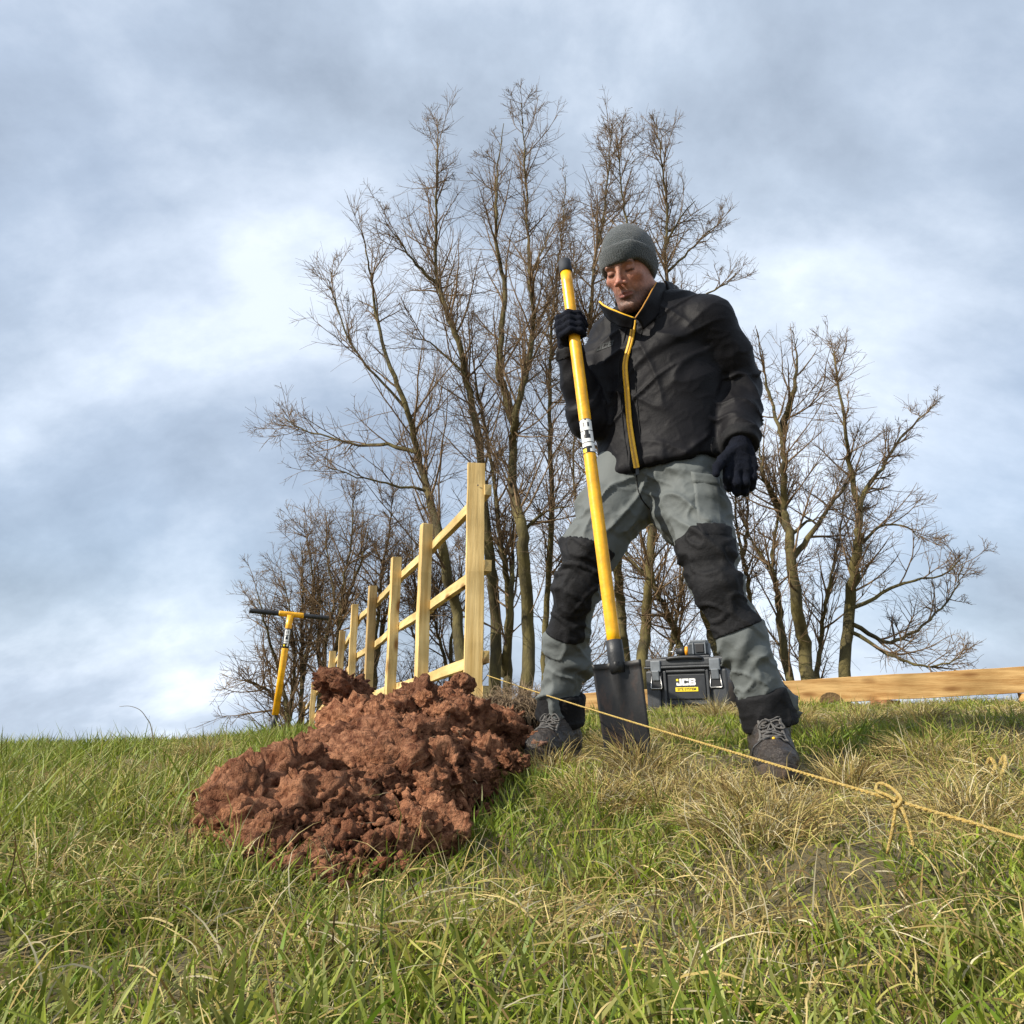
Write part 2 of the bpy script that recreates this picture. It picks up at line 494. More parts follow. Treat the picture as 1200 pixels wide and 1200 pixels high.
def worn(x, y):
    """trodden grass round the digging place"""
    w = np.exp(-(((x - 0.10) / 0.26) ** 2 + ((y - 1.98) / 0.38) ** 2)) + np.exp(-(((x - 0.72) / 0.26) ** 2 + ((y - 1.75) / 0.35) ** 2)) + 0.35 * np.exp(-(((x - 0.36) / 0.22) ** 2 + ((y - 1.75) / 0.25) ** 2))
    w = w + 0.5 * np.exp(-(((x - 0.9) / 0.35) ** 2 + ((y - 3.9) / 0.4) ** 2))
    w = w + 0.62 * np.clip((x - 0.15) / 0.25, 0, 1) * np.clip((y - 1.9) / 0.5, 0, 1) * np.clip((5.2 - y) / 0.6, 0, 1)
    return 1 - 0.58 * np.clip(w, 0, 1)
def build_grass():
    # tussock centres pull blades together and splay them outward
    tx, ty = scatter(1500, p=0.6)
    tr = RNG.uniform(0.05, 0.13, len(tx)); 
    def clumped(n, p, share):
        x, y = scatter(n, p=p)
        w = RNG.random(n) < share
        # choose tussock among random ones near in list ordering by y
        o = np.argsort(ty); pos = np.searchsorted(ty[o], y) + RNG.integers(-40, 40, n)
        ti = o[np.clip(pos, 0, len(ty) - 1)]
        rr = np.sqrt(RNG.random(n)) * tr[ti]; th = RNG.random(n) * 2 * np.pi
        ox, oy = rr * np.cos(th), rr * np.sin(th)
        x = np.where(w, tx[ti] + ox, x); y = np.where(w, ty[ti] + oy, y)
        out = np.where(w[:, None], np.stack([ox, oy], -1) / tr[ti][:, None], 0)
        return x, y, out
    # green blades
    n = 225000
    x, y, out = clumped(n, 1.15, 0.55)
    g = green_field(x, y)
    k = keep(x, y, 0.01) & (RNG.random(n) < 0.10 + 0.95 * g) & (y > 0.28)
    x, y, out, g = x[k], y[k], out[k], g[k]; n = len(x)
    hmap = 0.65 + 0.5 * fbm(x * 2.2, y * 2.2, 0 * x + 8, 2)
    L = RNG.gamma(6, 1 / 6, n) * 0.075 * np.clip(hmap, 0.35, 1.3)
    L *= np.interp(y, [0.3, 0.9, 1.4, 3, 6], [0.55, 0.75, 1.0, 0.95, 1.0]) * worn(x, y)
    D = np.stack([out[:, 0] * 0.55 + RNG.normal(0, 0.33, n), out[:, 1] * 0.55 + RNG.normal(0, 0.33, n), np.ones(n)], -1)
    D /= np.linalg.norm(D, axis=1)[:, None]
    bend = np.stack([D[:, 0] * 1.1 + RNG.normal(0, 0.25, n) + 0.10, D[:, 1] * 1.1 + RNG.normal(0, 0.25, n), -RNG.uniform(0.0, 0.55, n)], -1) * 0.55
    P = np.stack([x, y, ground_z(x, y) - 0.006], -1)
    Wd = RNG.uniform(0.0024, 0.0050, n) * np.interp(y, [0.3, 2, 6], [0.8, 1.0, 1.5])
    h = RNG.random(n)[:, None]; v = RNG.uniform(0.65, 1.25, n)[:, None]
    base = np.array([0.10, 0.180, 0.011]) * (1 - h) + np.array([0.25, 0.32, 0.020]) * h
    yel = np.array([0.38, 0.32, 0.07])
    mixy = np.clip(RNG.normal(0.30 - 0.25 * g, 0.25), 0, 1)[:, None]
    c0 = (base * (1 - mixy) + yel * mixy) * v
    tipy = np.clip(RNG.normal(0.25, 0.3, n), 0, 1)[:, None]
    c1 = c0 * (1 - tipy) + np.array([0.27, 0.24, 0.10]) * tipy * v
    Vs, Qs, Ts, Cs, off = [], [], [], [], 0
    for sel, ns in ((y < 1.5, 4), ((y >= 1.5) & (y < 2.6), 3), (y >= 2.6, 2)):
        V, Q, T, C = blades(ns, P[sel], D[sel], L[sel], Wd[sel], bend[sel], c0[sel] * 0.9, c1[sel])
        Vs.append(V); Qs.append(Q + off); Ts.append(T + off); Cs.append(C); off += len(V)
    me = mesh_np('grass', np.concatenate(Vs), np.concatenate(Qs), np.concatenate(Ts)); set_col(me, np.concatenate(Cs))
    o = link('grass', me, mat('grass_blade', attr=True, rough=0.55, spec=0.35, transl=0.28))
    tag(o, 'green meadow grass covering the sloping ground', 'grass', kind='stuff')
    # dry straw, long thin and matted
    n = 95000
    x, y, out = clumped(n, 1.35, 0.5)
    g = green_field(x, y)
    k = keep(x, y, 0.0) & (RNG.random(n) < 1.0 - np.where(y < 1.4, 0.6, 0.82) * g) & (y > 0.28)
    x, y, out, g = x[k], y[k], out[k], g[k]; n = len(x)
    L = RNG.gamma(5, 0.2, n) * 0.085 * np.interp(y, [0.3, 1.0, 1.6, 3], [0.55, 0.7, 1.0, 0.9]) * worn(x, y)
    flat = RNG.random(n) < 0.5
    lay = fbm(x * 3.1, y * 3.1, 0 * x + 20, 2) * 3.0
    sx = np.where(flat, np.cos(lay) * 1.3 + RNG.normal(0, 0.8, n), out[:, 0] * 0.8 + RNG.normal(0, 0.4, n))
    sy = np.where(flat, np.sin(lay) * 1.3 + RNG.normal(0, 0.8, n), out[:, 1] * 0.8 + RNG.normal(0, 0.4, n))
    D = np.stack([sx, sy, np.where(flat, RNG.uniform(0.15, 0.7, n), 1.0)], -1); D /= np.linalg.norm(D, axis=1)[:, None]
    bend = np.stack([RNG.normal(0, 0.4, n) + D[:, 0] * 0.3, RNG.normal(0, 0.4, n) + D[:, 1] * 0.3, -RNG.uniform(0.1, 0.75, n)], -1) * 0.75
    P = np.stack([x, y, ground_z(x, y) + np.where(flat, RNG.uniform(0, 0.03, n), -0.004)], -1)
    Wd = RNG.uniform(0.0011, 0.0024, n) * np.interp(y, [0.3, 2, 6], [0.8, 1.0, 1.6])
    # straw tussocks round the digging place
    tc = [(752, 888, 1.80), (815, 880, 1.62), (770, 905, 1.55), (860, 905, 1.50), (700, 912, 1.58), (955, 860, 2.35), (1010, 850, 2.7), (1080, 845, 2.8), (990, 905, 1.75), (1090, 890, 1.9), (640, 880, 1.95), (800, 850, 2.6), (840, 842, 3.1), (930, 845, 2.9), (90, 900, 2.3), (190, 905, 2.4), (240, 885, 2.9), (60, 925, 1.9), (1130, 930, 1.35), (880, 950, 1.25), (720, 845, 2.5), (900, 925, 1.42)]
    for px, py, yy in tc:
        c = W(px, py, yy); m_ = 520; rr = RNG.uniform(0.05, 0.10)
        r_ = np.sqrt(RNG.random(m_)) * rr; th_ = RNG.random(m_) * 2 * np.pi
        ox, oy = r_ * np.cos(th_), r_ * np.sin(th_)
        D2 = np.stack([ox / rr * 0.9 + RNG.normal(0, 0.35, m_), oy / rr * 0.9 + RNG.normal(0, 0.35, m_), np.ones(m_)], -1); D2 /= np.linalg.norm(D2, axis=1)[:, None]
        b2 = np.stack([ox / rr * 0.5 + RNG.normal(0, 0.3, m_), oy / rr * 0.5 + RNG.normal(0, 0.3, m_), -RNG.uniform(0.3, 0.9, m_)], -1) * 0.8
        P = np.concatenate([P, np.stack([c.x + ox, c.y + oy, ground_z(c.x + ox, c.y + oy) - 0.004], -1)])
        D = np.concatenate([D, D2]); bend = np.concatenate([bend, b2]); L = np.concatenate([L, RNG.uniform(0.06, 0.13, m_)])
        Wd = np.concatenate([Wd, RNG.uniform(0.0011, 0.0022, m_)]); n += m_
    pal = np.array([[0.52, 0.41, 0.17], [0.40, 0.30, 0.10], [0.25, 0.165, 0.06], [0.55, 0.48, 0.30], [0.36, 0.33, 0.09], [0.15, 0.095, 0.04]])
    c = pal[RNG.choice(6, n, p=[0.26, 0.24, 0.16, 0.12, 0.14, 0.08])] * RNG.uniform(0.7, 1.2, n)[:, None]
    Vs, Qs, Ts, Cs, off = [], [], [], [], 0
    for sel, ns in ((P[:, 1] < 1.6, 5), ((P[:, 1] >= 1.6) & (P[:, 1] < 2.8), 4), (P[:, 1] >= 2.8, 3)):
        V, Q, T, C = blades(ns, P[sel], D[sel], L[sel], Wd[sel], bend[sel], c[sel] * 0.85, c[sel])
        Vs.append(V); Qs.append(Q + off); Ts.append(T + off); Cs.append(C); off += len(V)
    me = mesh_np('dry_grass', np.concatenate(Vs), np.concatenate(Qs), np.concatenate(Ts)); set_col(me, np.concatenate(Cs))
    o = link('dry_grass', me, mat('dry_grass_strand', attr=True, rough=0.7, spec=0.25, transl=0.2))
    tag(o, 'dry straw coloured grass matted between the green blades', 'dry grass', kind='stuff')
# ---------------------------------------------------------------- bare trees
M_BARK = mat('mossy_bark', (0.042, 0.033, 0.011), 0.9, base2=(0.115, 0.092, 0.026), vscale=6, bump=2.0, bscale=22, stretch=(1, 1, 0.35), bstretch=(1, 1, 0.3))
M_TWIG = mat('twig_bark', (0.105, 0.070, 0.040), 0.85, base2=(0.21, 0.14, 0.075), vscale=1.6, spec=0.2)
def unit(a): return a / (np.linalg.norm(a, axis=-1, keepdims=True) + 1e-9)
def grow(P, D, L, nseg, wig, trop):
    """many branches at once -> points (N, nseg+1, 3)"""
    n = len(P); out = [P]; d = unit(D)
    for s in range(nseg):
        d = unit(d + RNG.normal(0, wig, (n, 3)) + np.array([0, 0, 1.0]) * trop)
        out.append(out[-1] + d * (L / nseg)[:, None])
    return np.stack(out, 1)
def kids(pts, R0, R1, L, count, t0, t1, ang, ratio, ratio_v=0.35):
    """start, direction, length, radius of side branches from parents pts (N, m, 3)"""
    N, m, _ = pts.shape
    cnt = np.maximum(1, np.round(count * (0.6 + 0.8 * RNG.random(N)) * np.ones(N))).astype(int)
    pi = np.repeat(np.arange(N), cnt); n = len(pi)
    t = t0 + (t1 - t0) * RNG.random(n)
    f = t * (m - 1); i = np.minimum(f.astype(int), m - 2); f = (f - i)[:, None]
    A, B = pts[pi, i], pts[pi, i + 1]
    P = A + (B - A) * f; T = unit(B - A)
    rnd = RNG.normal(size=(n, 3)); rnd -= T * (rnd * T).sum(1)[:, None]; rnd = unit(rnd)
    an = np.clip(RNG.normal(ang, 0.27, n), 0.22, 1.5)[:, None]
    D = T * np.cos(an) + rnd * np.sin(an)
    ln = L[pi] * ratio * (1.15 - 0.75 * t) * RNG.uniform(1 - ratio_v, 1 + ratio_v, n)
    rp = R0[pi] + (R1[pi] - R0[pi]) * t
    return P, D, ln, rp
def tubes_many(pts, r0, r1, sides):
    N, m, _ = pts.shape
    T = np.empty_like(pts); T[:, 1:-1] = pts[:, 2:] - pts[:, :-2]; T[:, 0] = pts[:, 1] - pts[:, 0]; T[:, -1] = pts[:, -1] - pts[:, -2]
    T = unit(T)
    ref = np.where(np.abs(T[:, :1, 2:3]) > 0.9, np.array([1.0, 0.2, 0]), np.array([0.1, 0.2, 1.0]))
    U = unit(np.cross(T, ref)); Vv = np.cross(T, U)
    tt = np.linspace(0, 1, m)[None, :]
    R = r0[:, None] + (r1 - r0)[:, None] * tt
    a = np.arange(sides) / sides * 2 * np.pi
    V = pts[:, :, None] + R[:, :, None, None] * (np.cos(a)[None, None, :, None] * U[:, :, None] + np.sin(a)[None, None, :, None] * Vv[:, :, None])
    b = (np.arange(N) * m * sides)[:, None, None]
    i = (np.arange(m - 1) * sides)[None, :, None]; j = np.arange(sides)[None, None]; k = (j + 1) % sides
    Q = np.stack([b + i + j, b + i + k, b + i + sides + k, b + i + sides + j], -1).reshape(-1, 4)
    return V.reshape(-1, 3), Q
def tree(label, Y, stems, r_base, limbs=(), dense=1.0, l1=1.6, first=0.25, group='bare trees behind the fence', red=0.0, lean_y=0.0):
    """stems: traced centre lines in photo pixels at distance Y; limbs: traced big branches (share of base radius)"""
    main = []
    for k, st in enumerate(stems):
        pts = []
        for q, (px, py) in enumerate(st):
            yy = Y + 0.35 * k + 0.25 * math.sin(q * 1.7 + k) + lean_y * q
            pts.append(W(px, py, yy))
        base = pts[0].copy(); g = gz(base.x, base.y)
        if k == 0 and base.z > g: pts.insert(0, Vector((base.x + (base.x - pts[1].x) * 0.1, base.y, g - 0.15)))
        main.append((catmull(pts, 5), r_base * (1.0 if k == 0 else 0.72), 0.006))
    for lb in limbs:
        fr, pxs = lb
        pts = [W(px, py, Y + 0.15 * q * (1 if fr > 0.3 else -1)) for q, (px, py) in enumerate(pxs)]
        main.append((catmull(pts, 4), r_base * fr, 0.006))
    root = empty('bare_tree', tuple(main[0][0][0] + np.array([0, 0, 0.15])), label, 'tree', group)
    Vs, Qs, o = [], [], 0
    for pts, r0, r1 in main:
        n = len(pts); t = np.linspace(0, 1, n)
        R = r1 + (r0 * 0.86 - r1) * (1 - t) ** 1.05; R *= 1 + 0.10 * vnoise(t * 14, 0 * t + r0 * 99, 0 * t)
        if r0 == r_base: R[0] *= 1.35; R[1] *= 1.12
        P2 = pts + RNG.normal(0, 0.012, pts.shape)
        V, Q, T = tube_np(P2, R, 9, False)
        Vs.append(V); Qs.append(Q + o); o += len(V)
    link('trunk', mesh_np('trunk', np.concatenate(Vs), np.concatenate(Qs)), M_BARK, root)
    Vs, Qs, o = [], [], 0
    def put(a):
        nonlocal o
        Vs.append(a[0]); Qs.append(a[1] + o); o += len(a[0])
    for k_, (pts, r0, r1) in enumerate(main):
        ln = np.linalg.norm(np.diff(pts, axis=0), axis=1).sum()
        f0 = first if r0 == r_base else 0.12
        n1 = max(4, int(ln * 6.0 * dense))
        P, D, L1, rp = kids(pts[None], np.array([r0]), np.array([r1]), np.array([1.0]), n1, f0, 0.99, 0.66, l1 * (1.18 if k_ < len(stems) else 0.85), 0.5)
        R1 = np.minimum(rp * 0.5, 0.012 + 0.009 * RNG.random(len(P))) + 0.002
        B1 = grow(P, D, L1, 6, 0.085, 0.06)
        put(tubes_many(B1, R1, np.full(len(R1), 0.0035), 4))
        P, D, L2, rp = kids(B1, R1, np.full(len(R1), 0.004), L1, 6.6 * dense ** 0.5, 0.10, 0.95, 0.78, 0.56, 0.5)
        R2 = np.minimum(rp * 0.7, 0.0070) ; R2 = np.maximum(R2, 0.0040)
        B2 = grow(P, D, L2, 4, 0.13, 0.05)
        put(tubes_many(B2, R2, np.full(len(R2), 0.0028), 3))
        P, D, L3, rp = kids(B2, R2, np.full(len(R2), 0.003), L2, 4.2 * dense ** 0.5, 0.10, 0.95, 0.78, 0.70, 0.5)
        B3 = grow(P, D, np.maximum(L3, 0.08), 2, 0.18, 0.04)
        put(tubes_many(B3, np.full(len(P), 0.0031), np.full(len(P), 0.0018), 3))
    link('crown', mesh_np('crown', np.concatenate(Vs), np.concatenate(Qs)), M_TWIG, root)
    return root
def build_trees():
    tree('tall bare tree leaning left with its trunk crossing behind the second fence gap', 10.2,
         [[(541, 785), (536, 720), (525, 680), (515, 627), (502, 582), (490, 535), (479, 485), (457, 431), (443, 380), (437, 340), (430, 300), (426, 275)]], 0.115,
         limbs=[(0.34, [(488, 530), (455, 522), (420, 522), (385, 512), (350, 502), (332, 488)]), (0.26, [(476, 480), (440, 440), (410, 400), (392, 350), (384, 325)]),
                (0.25, [(500, 575), (460, 568), (425, 560), (385, 548)])], l1=1.35)
    tree('tall bare tree rising straight out from behind the tall fence post top', 10.6,
         [[(580, 800), (580, 720), (575, 665), (567, 590), (562, 520), (550, 457), (537, 400), (522, 360), (512, 327), (511, 282), (512, 227), (512, 180), (515, 140)]], 0.12,
         limbs=[(0.30, [(515, 335), (488, 310), (470, 285), (452, 262)]), (0.25, [(545, 440), (510, 405), (480, 395)])], l1=1.3, first=0.3)
    tree('slim bare tree trunk just right of the tall fence post, left of the forked trunk', 10.9,
         [[(594, 800), (596, 735), (594, 670), (587, 640), (580, 570), (568, 500), (556, 440), (552, 380)]], 0.095, l1=1.0, first=0.35)
    tree('tallest bare tree, forked into two upright stems above the fence post', 10.0,
         [[(616, 815), (619, 745), (615, 670), (611, 620), (602, 577), (601, 520), (604, 490), (615, 445), (624, 395), (626, 370), (621, 327), (619, 282), (617, 227), (614, 175), (610, 120)],
          [(603, 495), (590, 457), (585, 430), (589, 375), (592, 335), (582, 290), (581, 240), (584, 195), (590, 145)],
          [(591, 790), (597, 740), (600, 690), (601, 640), (602, 590)]], 0.125,
         limbs=[(0.25, [(622, 327), (635, 295), (648, 262)]), (0.3, [(610, 625), (640, 600), (668, 592)])], l1=1.2, first=0.28)
    tree('thin straight bare tree just left of the black knee of the far leg', 11.5,
         [[(638, 790), (640, 720), (645, 632), (645, 520), (644, 445), (646, 395), (650, 350), (655, 310), (660, 255), (663, 205)]], 0.075, l1=1.0, first=0.25)
    tree('bare tree seen between the legs beside the spade shaft, its top left of the hat', 10.5,
         [[(733, 790), (727, 712), (724, 669), (718, 590), (706, 500), (693, 400), (692, 370), (696, 310), (706, 262), (712, 210), (716, 155)]], 0.105,
         limbs=[(0.3, [(700, 450), (675, 400), (668, 350), (676, 300)])], l1=1.2, first=0.3)
    tree('bare mossy trunk standing between the legs above the left end of the tool box', 9.8,
         [[(752, 790), (757, 740), (760, 690), (764, 625), (766, 560), (755, 480), (742, 400), (738, 330), (735, 270), (728, 215), (724, 165)]], 0.10,
         limbs=[(0.35, [(759, 675), (738, 655), (728, 640)])], l1=1.1, first=0.22)
    tree('slanting bare trunk between the legs meeting the power tool on the box', 10.3,
         [[(800, 775), (795, 753), (781, 716), (769, 691), (757, 655), (745, 600), (735, 540), (728, 470)]], 0.075, l1=0.9, first=0.2)
    tree('bare tree whose top branches stand right of the hat above the shoulder', 10.4,
         [[(845, 785), (834, 744), (822, 704), (813, 672), (806, 600), (798, 480), (788, 380), (780, 310), (782, 265), (780, 228), (775, 185), (768, 140)]], 0.10,
         limbs=[(0.30, [(781, 320), (802, 300), (825, 275), (850, 258)]), (0.28, [(783, 345), (815, 350), (845, 335), (862, 320)]), (0.25, [(782, 285), (797, 255), (815, 235)])], l1=1.1, first=0.35)
    tree('small forked bare tree beside the grey thigh below the hanging glove', 11.0,
         [[(882, 790), (878, 720), (875, 670), (869, 652), (863, 607), (861, 560), (858, 500)],
          [(870, 655), (874, 625), (877, 590), (879, 545)]], 0.06, l1=0.8, first=0.3, group='bare trees right of the man')
    tree('bare tree with the thickest trunk right of the man, forked high up', 10.0,
         [[(947, 800), (943, 760), (935, 715), (927, 652), (920, 610), (919, 590), (919, 540), (915, 506), (903, 467), (895, 433), (886, 385)],
          [(921, 612), (907, 585), (895, 555), (888, 520)],
          [(916, 508), (925, 475), (932, 444), (934, 396)]], 0.125,
         limbs=[(0.42, [(931, 650), (952, 625), (967, 600), (983, 580), (997, 560), (1015, 540)]), (0.3, [(924, 630), (945, 612), (970, 605)])], l1=1.05, first=0.2, dense=1.0, group='bare trees right of the man')
    tree('bare tree nearest the grey shin, left of the thickest right-hand trunk', 10.4,
         [[(925, 800), (914, 727), (910, 690), (905, 665), (909, 625), (911, 590), (905, 540)]], 0.085,
         limbs=[(0.45, [(905, 668), (890, 650), (877, 625), (868, 600)])], l1=0.95, first=0.12, dense=1.0, group='bare trees right of the man')
    tree('thin bare sapling between the two big right-hand trunks', 11.2,
         [[(958, 800), (963, 750), (967, 715), (973, 680), (980, 652), (987, 610), (990, 570)]], 0.055, l1=0.9, first=0.1, dense=1.0, group='bare trees right of the man')
    tree('rightmost bare tree with low boughs sweeping out over the plank', 10.2,
         [[(989, 800), (994, 727), (1001, 665), (1005, 630), (1006, 597), (996, 547), (991, 502), (980, 435), (974, 404)]], 0.115,
         limbs=[(0.42, [(1006, 600), (1015, 575), (1032, 548), (1055, 515), (1080, 488), (1100, 470)]),
                (0.34, [(999, 732), (1035, 752), (1065, 745), (1097, 720), (1118, 692), (1128, 660)]),
                (0.30, [(1001, 712), (1045, 690), (1072, 680), (1110, 672), (1125, 655)]),
                (0.30, [(998, 740), (1040, 765), (1072, 778), (1105, 778), (1132, 768)]),
                (0.28, [(1004, 640), (1030, 618), (1055, 615), (1080, 630)])], l1=0.85, first=0.25, dense=1.0, group='bare trees right of the man')
    # low bushy trees on the left
    tree('leftmost low bushy bare tree behind the yellow digging bar', 12.0,
         [[(338, 850), (330, 800), (318, 755), (308, 720), (300, 690)], [(338, 845), (318, 815), (298, 800), (280, 797)], [(340, 845), (345, 780), (340, 720), (330, 670)]],
         0.06, dense=1.25, l1=0.85, first=0.08)
    tree('bushy bare tree directly right of the digging bar stem', 12.4,
         [[(352, 850), (354, 780), (353, 727), (355, 680), (352, 636)], [(354, 800), (364, 740), (366, 690), (362, 640), (356, 612)]],
         0.06, dense=1.25, l1=0.85, first=0.08)
    tree('brown twiggy bare tree rising above the right end of the digging bar handle', 12.2,
         [[(374, 850), (377, 790), (384, 740), (391, 700), (383, 650), (382, 600)], [(376, 800), (372, 750), (374, 700), (366, 655)]],
         0.07, dense=1.25, l1=0.95, first=0.08)
    tree('brown twiggy bare tree above the far end of the fence', 12.0,
         [[(390, 840), (390, 780), (399, 727), (404, 673), (412, 633), (415, 580)], [(401, 720), (410, 690), (425, 655), (432, 620)]],
         0.075, dense=1.25, l1=1.0, first=0.08)
    tree('bare tree behind the third and fourth fence posts', 12.5,
         [[(438, 840), (440, 770), (444, 710), (447, 673), (457, 620), (460, 580)], [(440, 780), (452, 720), (470, 680), (482, 640)]], 0.07, dense=1.3, l1=1.05, first=0.06)
    tree('bare tree filling the gap between the second and third fence posts', 13.0,
         [[(490, 840), (492, 770), (488, 710), (484, 660), (480, 610)], [(492, 800), (500, 740), (512, 700), (520, 660)]], 0.07, dense=1.4, l1=1.1, first=0.05)
    tree('bare tree low behind the fence gap beside the tall post', 13.2,
         [[(530, 840), (528, 770), (533, 720), (540, 680), (545, 640)], [(530, 800), (515, 750), (508, 720), (500, 690)]], 0.065, dense=1.4, l1=1.0, first=0.05)
    tree('hindmost bare tree seen through the gap right of the forked trunks', 13.5,
         [[(668, 840), (664, 760), (668, 700), (676, 620), (672, 540), (676, 460), (670, 400)]], 0.075, dense=1.3, l1=1.2, first=0.1)
    tree('hindmost bare tree whose twigs fill the space between the legs', 13.5,
         [[(775, 840), (790, 740), (800, 680), (800, 600), (792, 500)]], 0.065, dense=1.3, l1=1.1, first=0.05)
build_trees()
# ---------------------------------------------------------------- fence
def wood(name, c1, c2, st, bump=0.25, bs=(1, 1, 1)):
    m = mat(name, c1, 0.75, base2=c2, vscale=34, stretch=st, bump=bump, bscale=90, bstretch=st, detail=8, spec=0.25)
    nt = m.node_tree; N, L = nt.nodes, nt.links
    b = N['Principled BSDF']
    ramp = [n for n in N if n.type == 'VALTORGB'][0]
    # knots and long darker streaks on top of the grain
    tc = [n for n in N if n.type == 'TEX_COORD'][0]
    mp = N.new('ShaderNodeMapping'); mp.inputs['Scale'].default_value = tuple(0.35 + 0.65 * q for q in st)
    L.new(tc.outputs['Object'], mp.inputs[0])
    v = N.new('ShaderNodeTexVoronoi'); v.inputs['Scale'].default_value = 7.5; v.inputs['Randomness'].default_value = 1.0
    L.new(mp.outputs[0], v.inputs['Vector'])
    r = N.new('ShaderNodeValToRGB'); L.new(v.outputs['Distance'], r.inputs[0])
    r.color_ramp.elements[0].position = 0.09; r.color_ramp.elements[0].color = (0.36, 0.23, 0.13, 1)
    r.color_ramp.elements[1].position = 0.22; r.color_ramp.elements[1].color = (1, 1, 1, 1)
    n = N.new('ShaderNodeTexNoise'); n.inputs['Scale'].default_value = 3.0; n.inputs['Detail'].default_value = 3
    L.new(tc.outputs['Object'], n.inputs['Vector'])
    r2 = N.new('ShaderNodeValToRGB'); L.new(n.outputs[0], r2.inputs[0])
    r2.color_ramp.elements[0].position = 0.35; r2.color_ramp.elements[0].color = (0.72, 0.68, 0.6, 1)
    r2.color_ramp.elements[1].position = 0.6; r2.color_ramp.elements[1].color = (1.08, 1.05, 1.0, 1)
    cur = ramp.outputs[0]
    for rr in (r, r2):
        mx = N.new('ShaderNodeMix'); mx.data_type = 'RGBA'; mx.blend_type = 'MULTIPLY'; mx.inputs[0].default_value = 1
        L.new(cur, mx.inputs[6]); L.new(rr.outputs[0], mx.inputs[7]); cur = mx.outputs[2]
    L.new(cur, b.inputs['Base Color'])
    return m
M_POST = wood('pale_sawn_pine', (0.52, 0.355, 0.130), (0.76, 0.575, 0.27), (1, 1, 0.06))
M_POST2 = wood('weathered_sawn_pine', (0.33, 0.22, 0.09), (0.48, 0.35, 0.16), (1, 1, 0.06))
FD = Vector((-0.342, 0.940, 0)).normalized(); FN = Vector((FD.y, -FD.x, 0))
M_RAIL = wood('pine_rail', (0.50, 0.365, 0.145), (0.66, 0.51, 0.25), (0.35, 0.07, 1))
ROTF = Matrix((FN, FD, Vector((0, 0, 1)))).transposed()        # local x = across, y = along
def sawn_box(name, c, size, m, parent, rot, jag=0.0015, axis=2, n=10):
    """a sawn board or post: box cut along its length with slightly uneven edges and chamfers"""
    bm = bmesh.new()
    prof = []
    a, b = [size[i] / 2 for i in range(3) if i != axis]
    ch = min(a, b) * 0.09
    ring = [(-a + ch, -b), (a - ch, -b), (a, -b + ch), (a, b - ch), (a - ch, b), (-a + ch, b), (-a, b - ch), (-a, -b + ch)]
    rows = []
    for k in range(n + 1):
        t = (k / n - 0.5) * size[axis]; row = []
        w1, w2 = random.gauss(0, jag), random.gauss(0, jag)
        for u, v in ring:
            p = [0, 0, 0]; oth = [i for i in range(3) if i != axis]
            p[axis] = t + (random.gauss(0, jag * 1.5) if k in (0, n) else 0); p[oth[0]] = u * (1 + random.gauss(0, jag * 4)) + w1; p[oth[1]] = v * (1 + random.gauss(0, jag * 4)) + w2
            row.append(bm.verts.new(Vector(c) + (rot @ Vector(p))))
        rows.append(row)
    for k in range(n):
        for j in range(8):
            f = [rows[k][j], rows[k][(j + 1) % 8], rows[k + 1][(j + 1) % 8], rows[k + 1][j]]
            bm.faces.new(f if axis != 1 else f[::-1])
    bm.faces.new(rows[0][::-1] if axis != 1 else rows[0]); bm.faces.new(rows[-1] if axis != 1 else rows[-1][::-1])
    bmesh.ops.recalc_face_normals(bm, faces=bm.faces)
    return link(name, bm_mesh(name, bm), m, parent, False)
def build_fence():
    px = [(558, 545), (500, 615), (465, 654), (438, 687), (417.5, 709), (402, 740), (390, 763), (369, 800), (356, 822)]
    x1 = W(558, 560, 3.3).x
    P = []
    for cx, cy in px:
        m = (cx - 600) / (F_PX * CP - (600 - cy) * SP)
        Y = (x1 + 0.3640 * 3.3) / (m + 0.3640)
        P.append(W(cx, cy, Y))
    root = empty('fence', (P[0].x, P[0].y, gz(P[0].x, P[0].y)), 'pale new timber post and rail fence running away behind the soil heap', 'fence')
    for k, p in enumerate(P):
        g = gz(p.x, p.y) - 0.25
        w = 0.088 if k == 0 else (0.070 if k < 6 else 0.08)
        mm = M_POST2 if k in (3, 5) else M_POST
        dep = 0.065 if k == 0 else 0.07
        rot = Matrix.Rotation(random.uniform(-0.06, 0.06) if k else 0.16, 3, 'Z') @ ROTF if k else Matrix.Rotation(0.10, 3, 'Z')
        rot = rot @ Matrix.Rotation(random.gauss(0, 0.008) if k else 0, 3, 'Y')
        sawn_box('post', (p.x, p.y, (p.z + g) / 2), (w, dep, p.z - g), mm, root, rot, n=14)
        if k == 0:
            z0 = p.z - 0.05
            box('nail_head', p + Vector((0.012, -0.0345, -0.12)), (0.007, 0.003, 0.007), mat('steel_nail', (0.12, 0.11, 0.1), 0.5, metal=0.8), root, None, 0.001, 1)
    # rails behind the posts, one length per bay
    off = FN * 0.052
    for k in range(len(P) - 1):
        a, b = P[k], P[k + 1]
        for r, dz in enumerate((-0.135, -0.525, -0.965, -1.115)):
            if r == 3 and k > 1: continue
            za, zb = a.z + dz, b.z + dz
            if k == 0: a0 = a - FD * 0.05
            else: a0 = a
            A = Vector((a0.x, a0.y, za)) + off; B = Vector((b.x, b.y, zb)) + off
            A += Vector((0, 0, random.gauss(0, 0.004))); B += Vector((0, 0, random.gauss(0, 0.004)))
            d = (B - A); L = d.length; d.normalize()
            side = d.cross(Vector((0, 0, 1))).normalized(); up = side.cross(d)
            R = Matrix((side, d, up)).transposed()
            sawn_box('rail', (A + B) / 2 + side * (0.0015 if k % 2 else -0.0015), (0.034, L - 0.004, 0.056), M_RAIL, root, R, axis=1, n=6)
    return P
FP = build_fence()

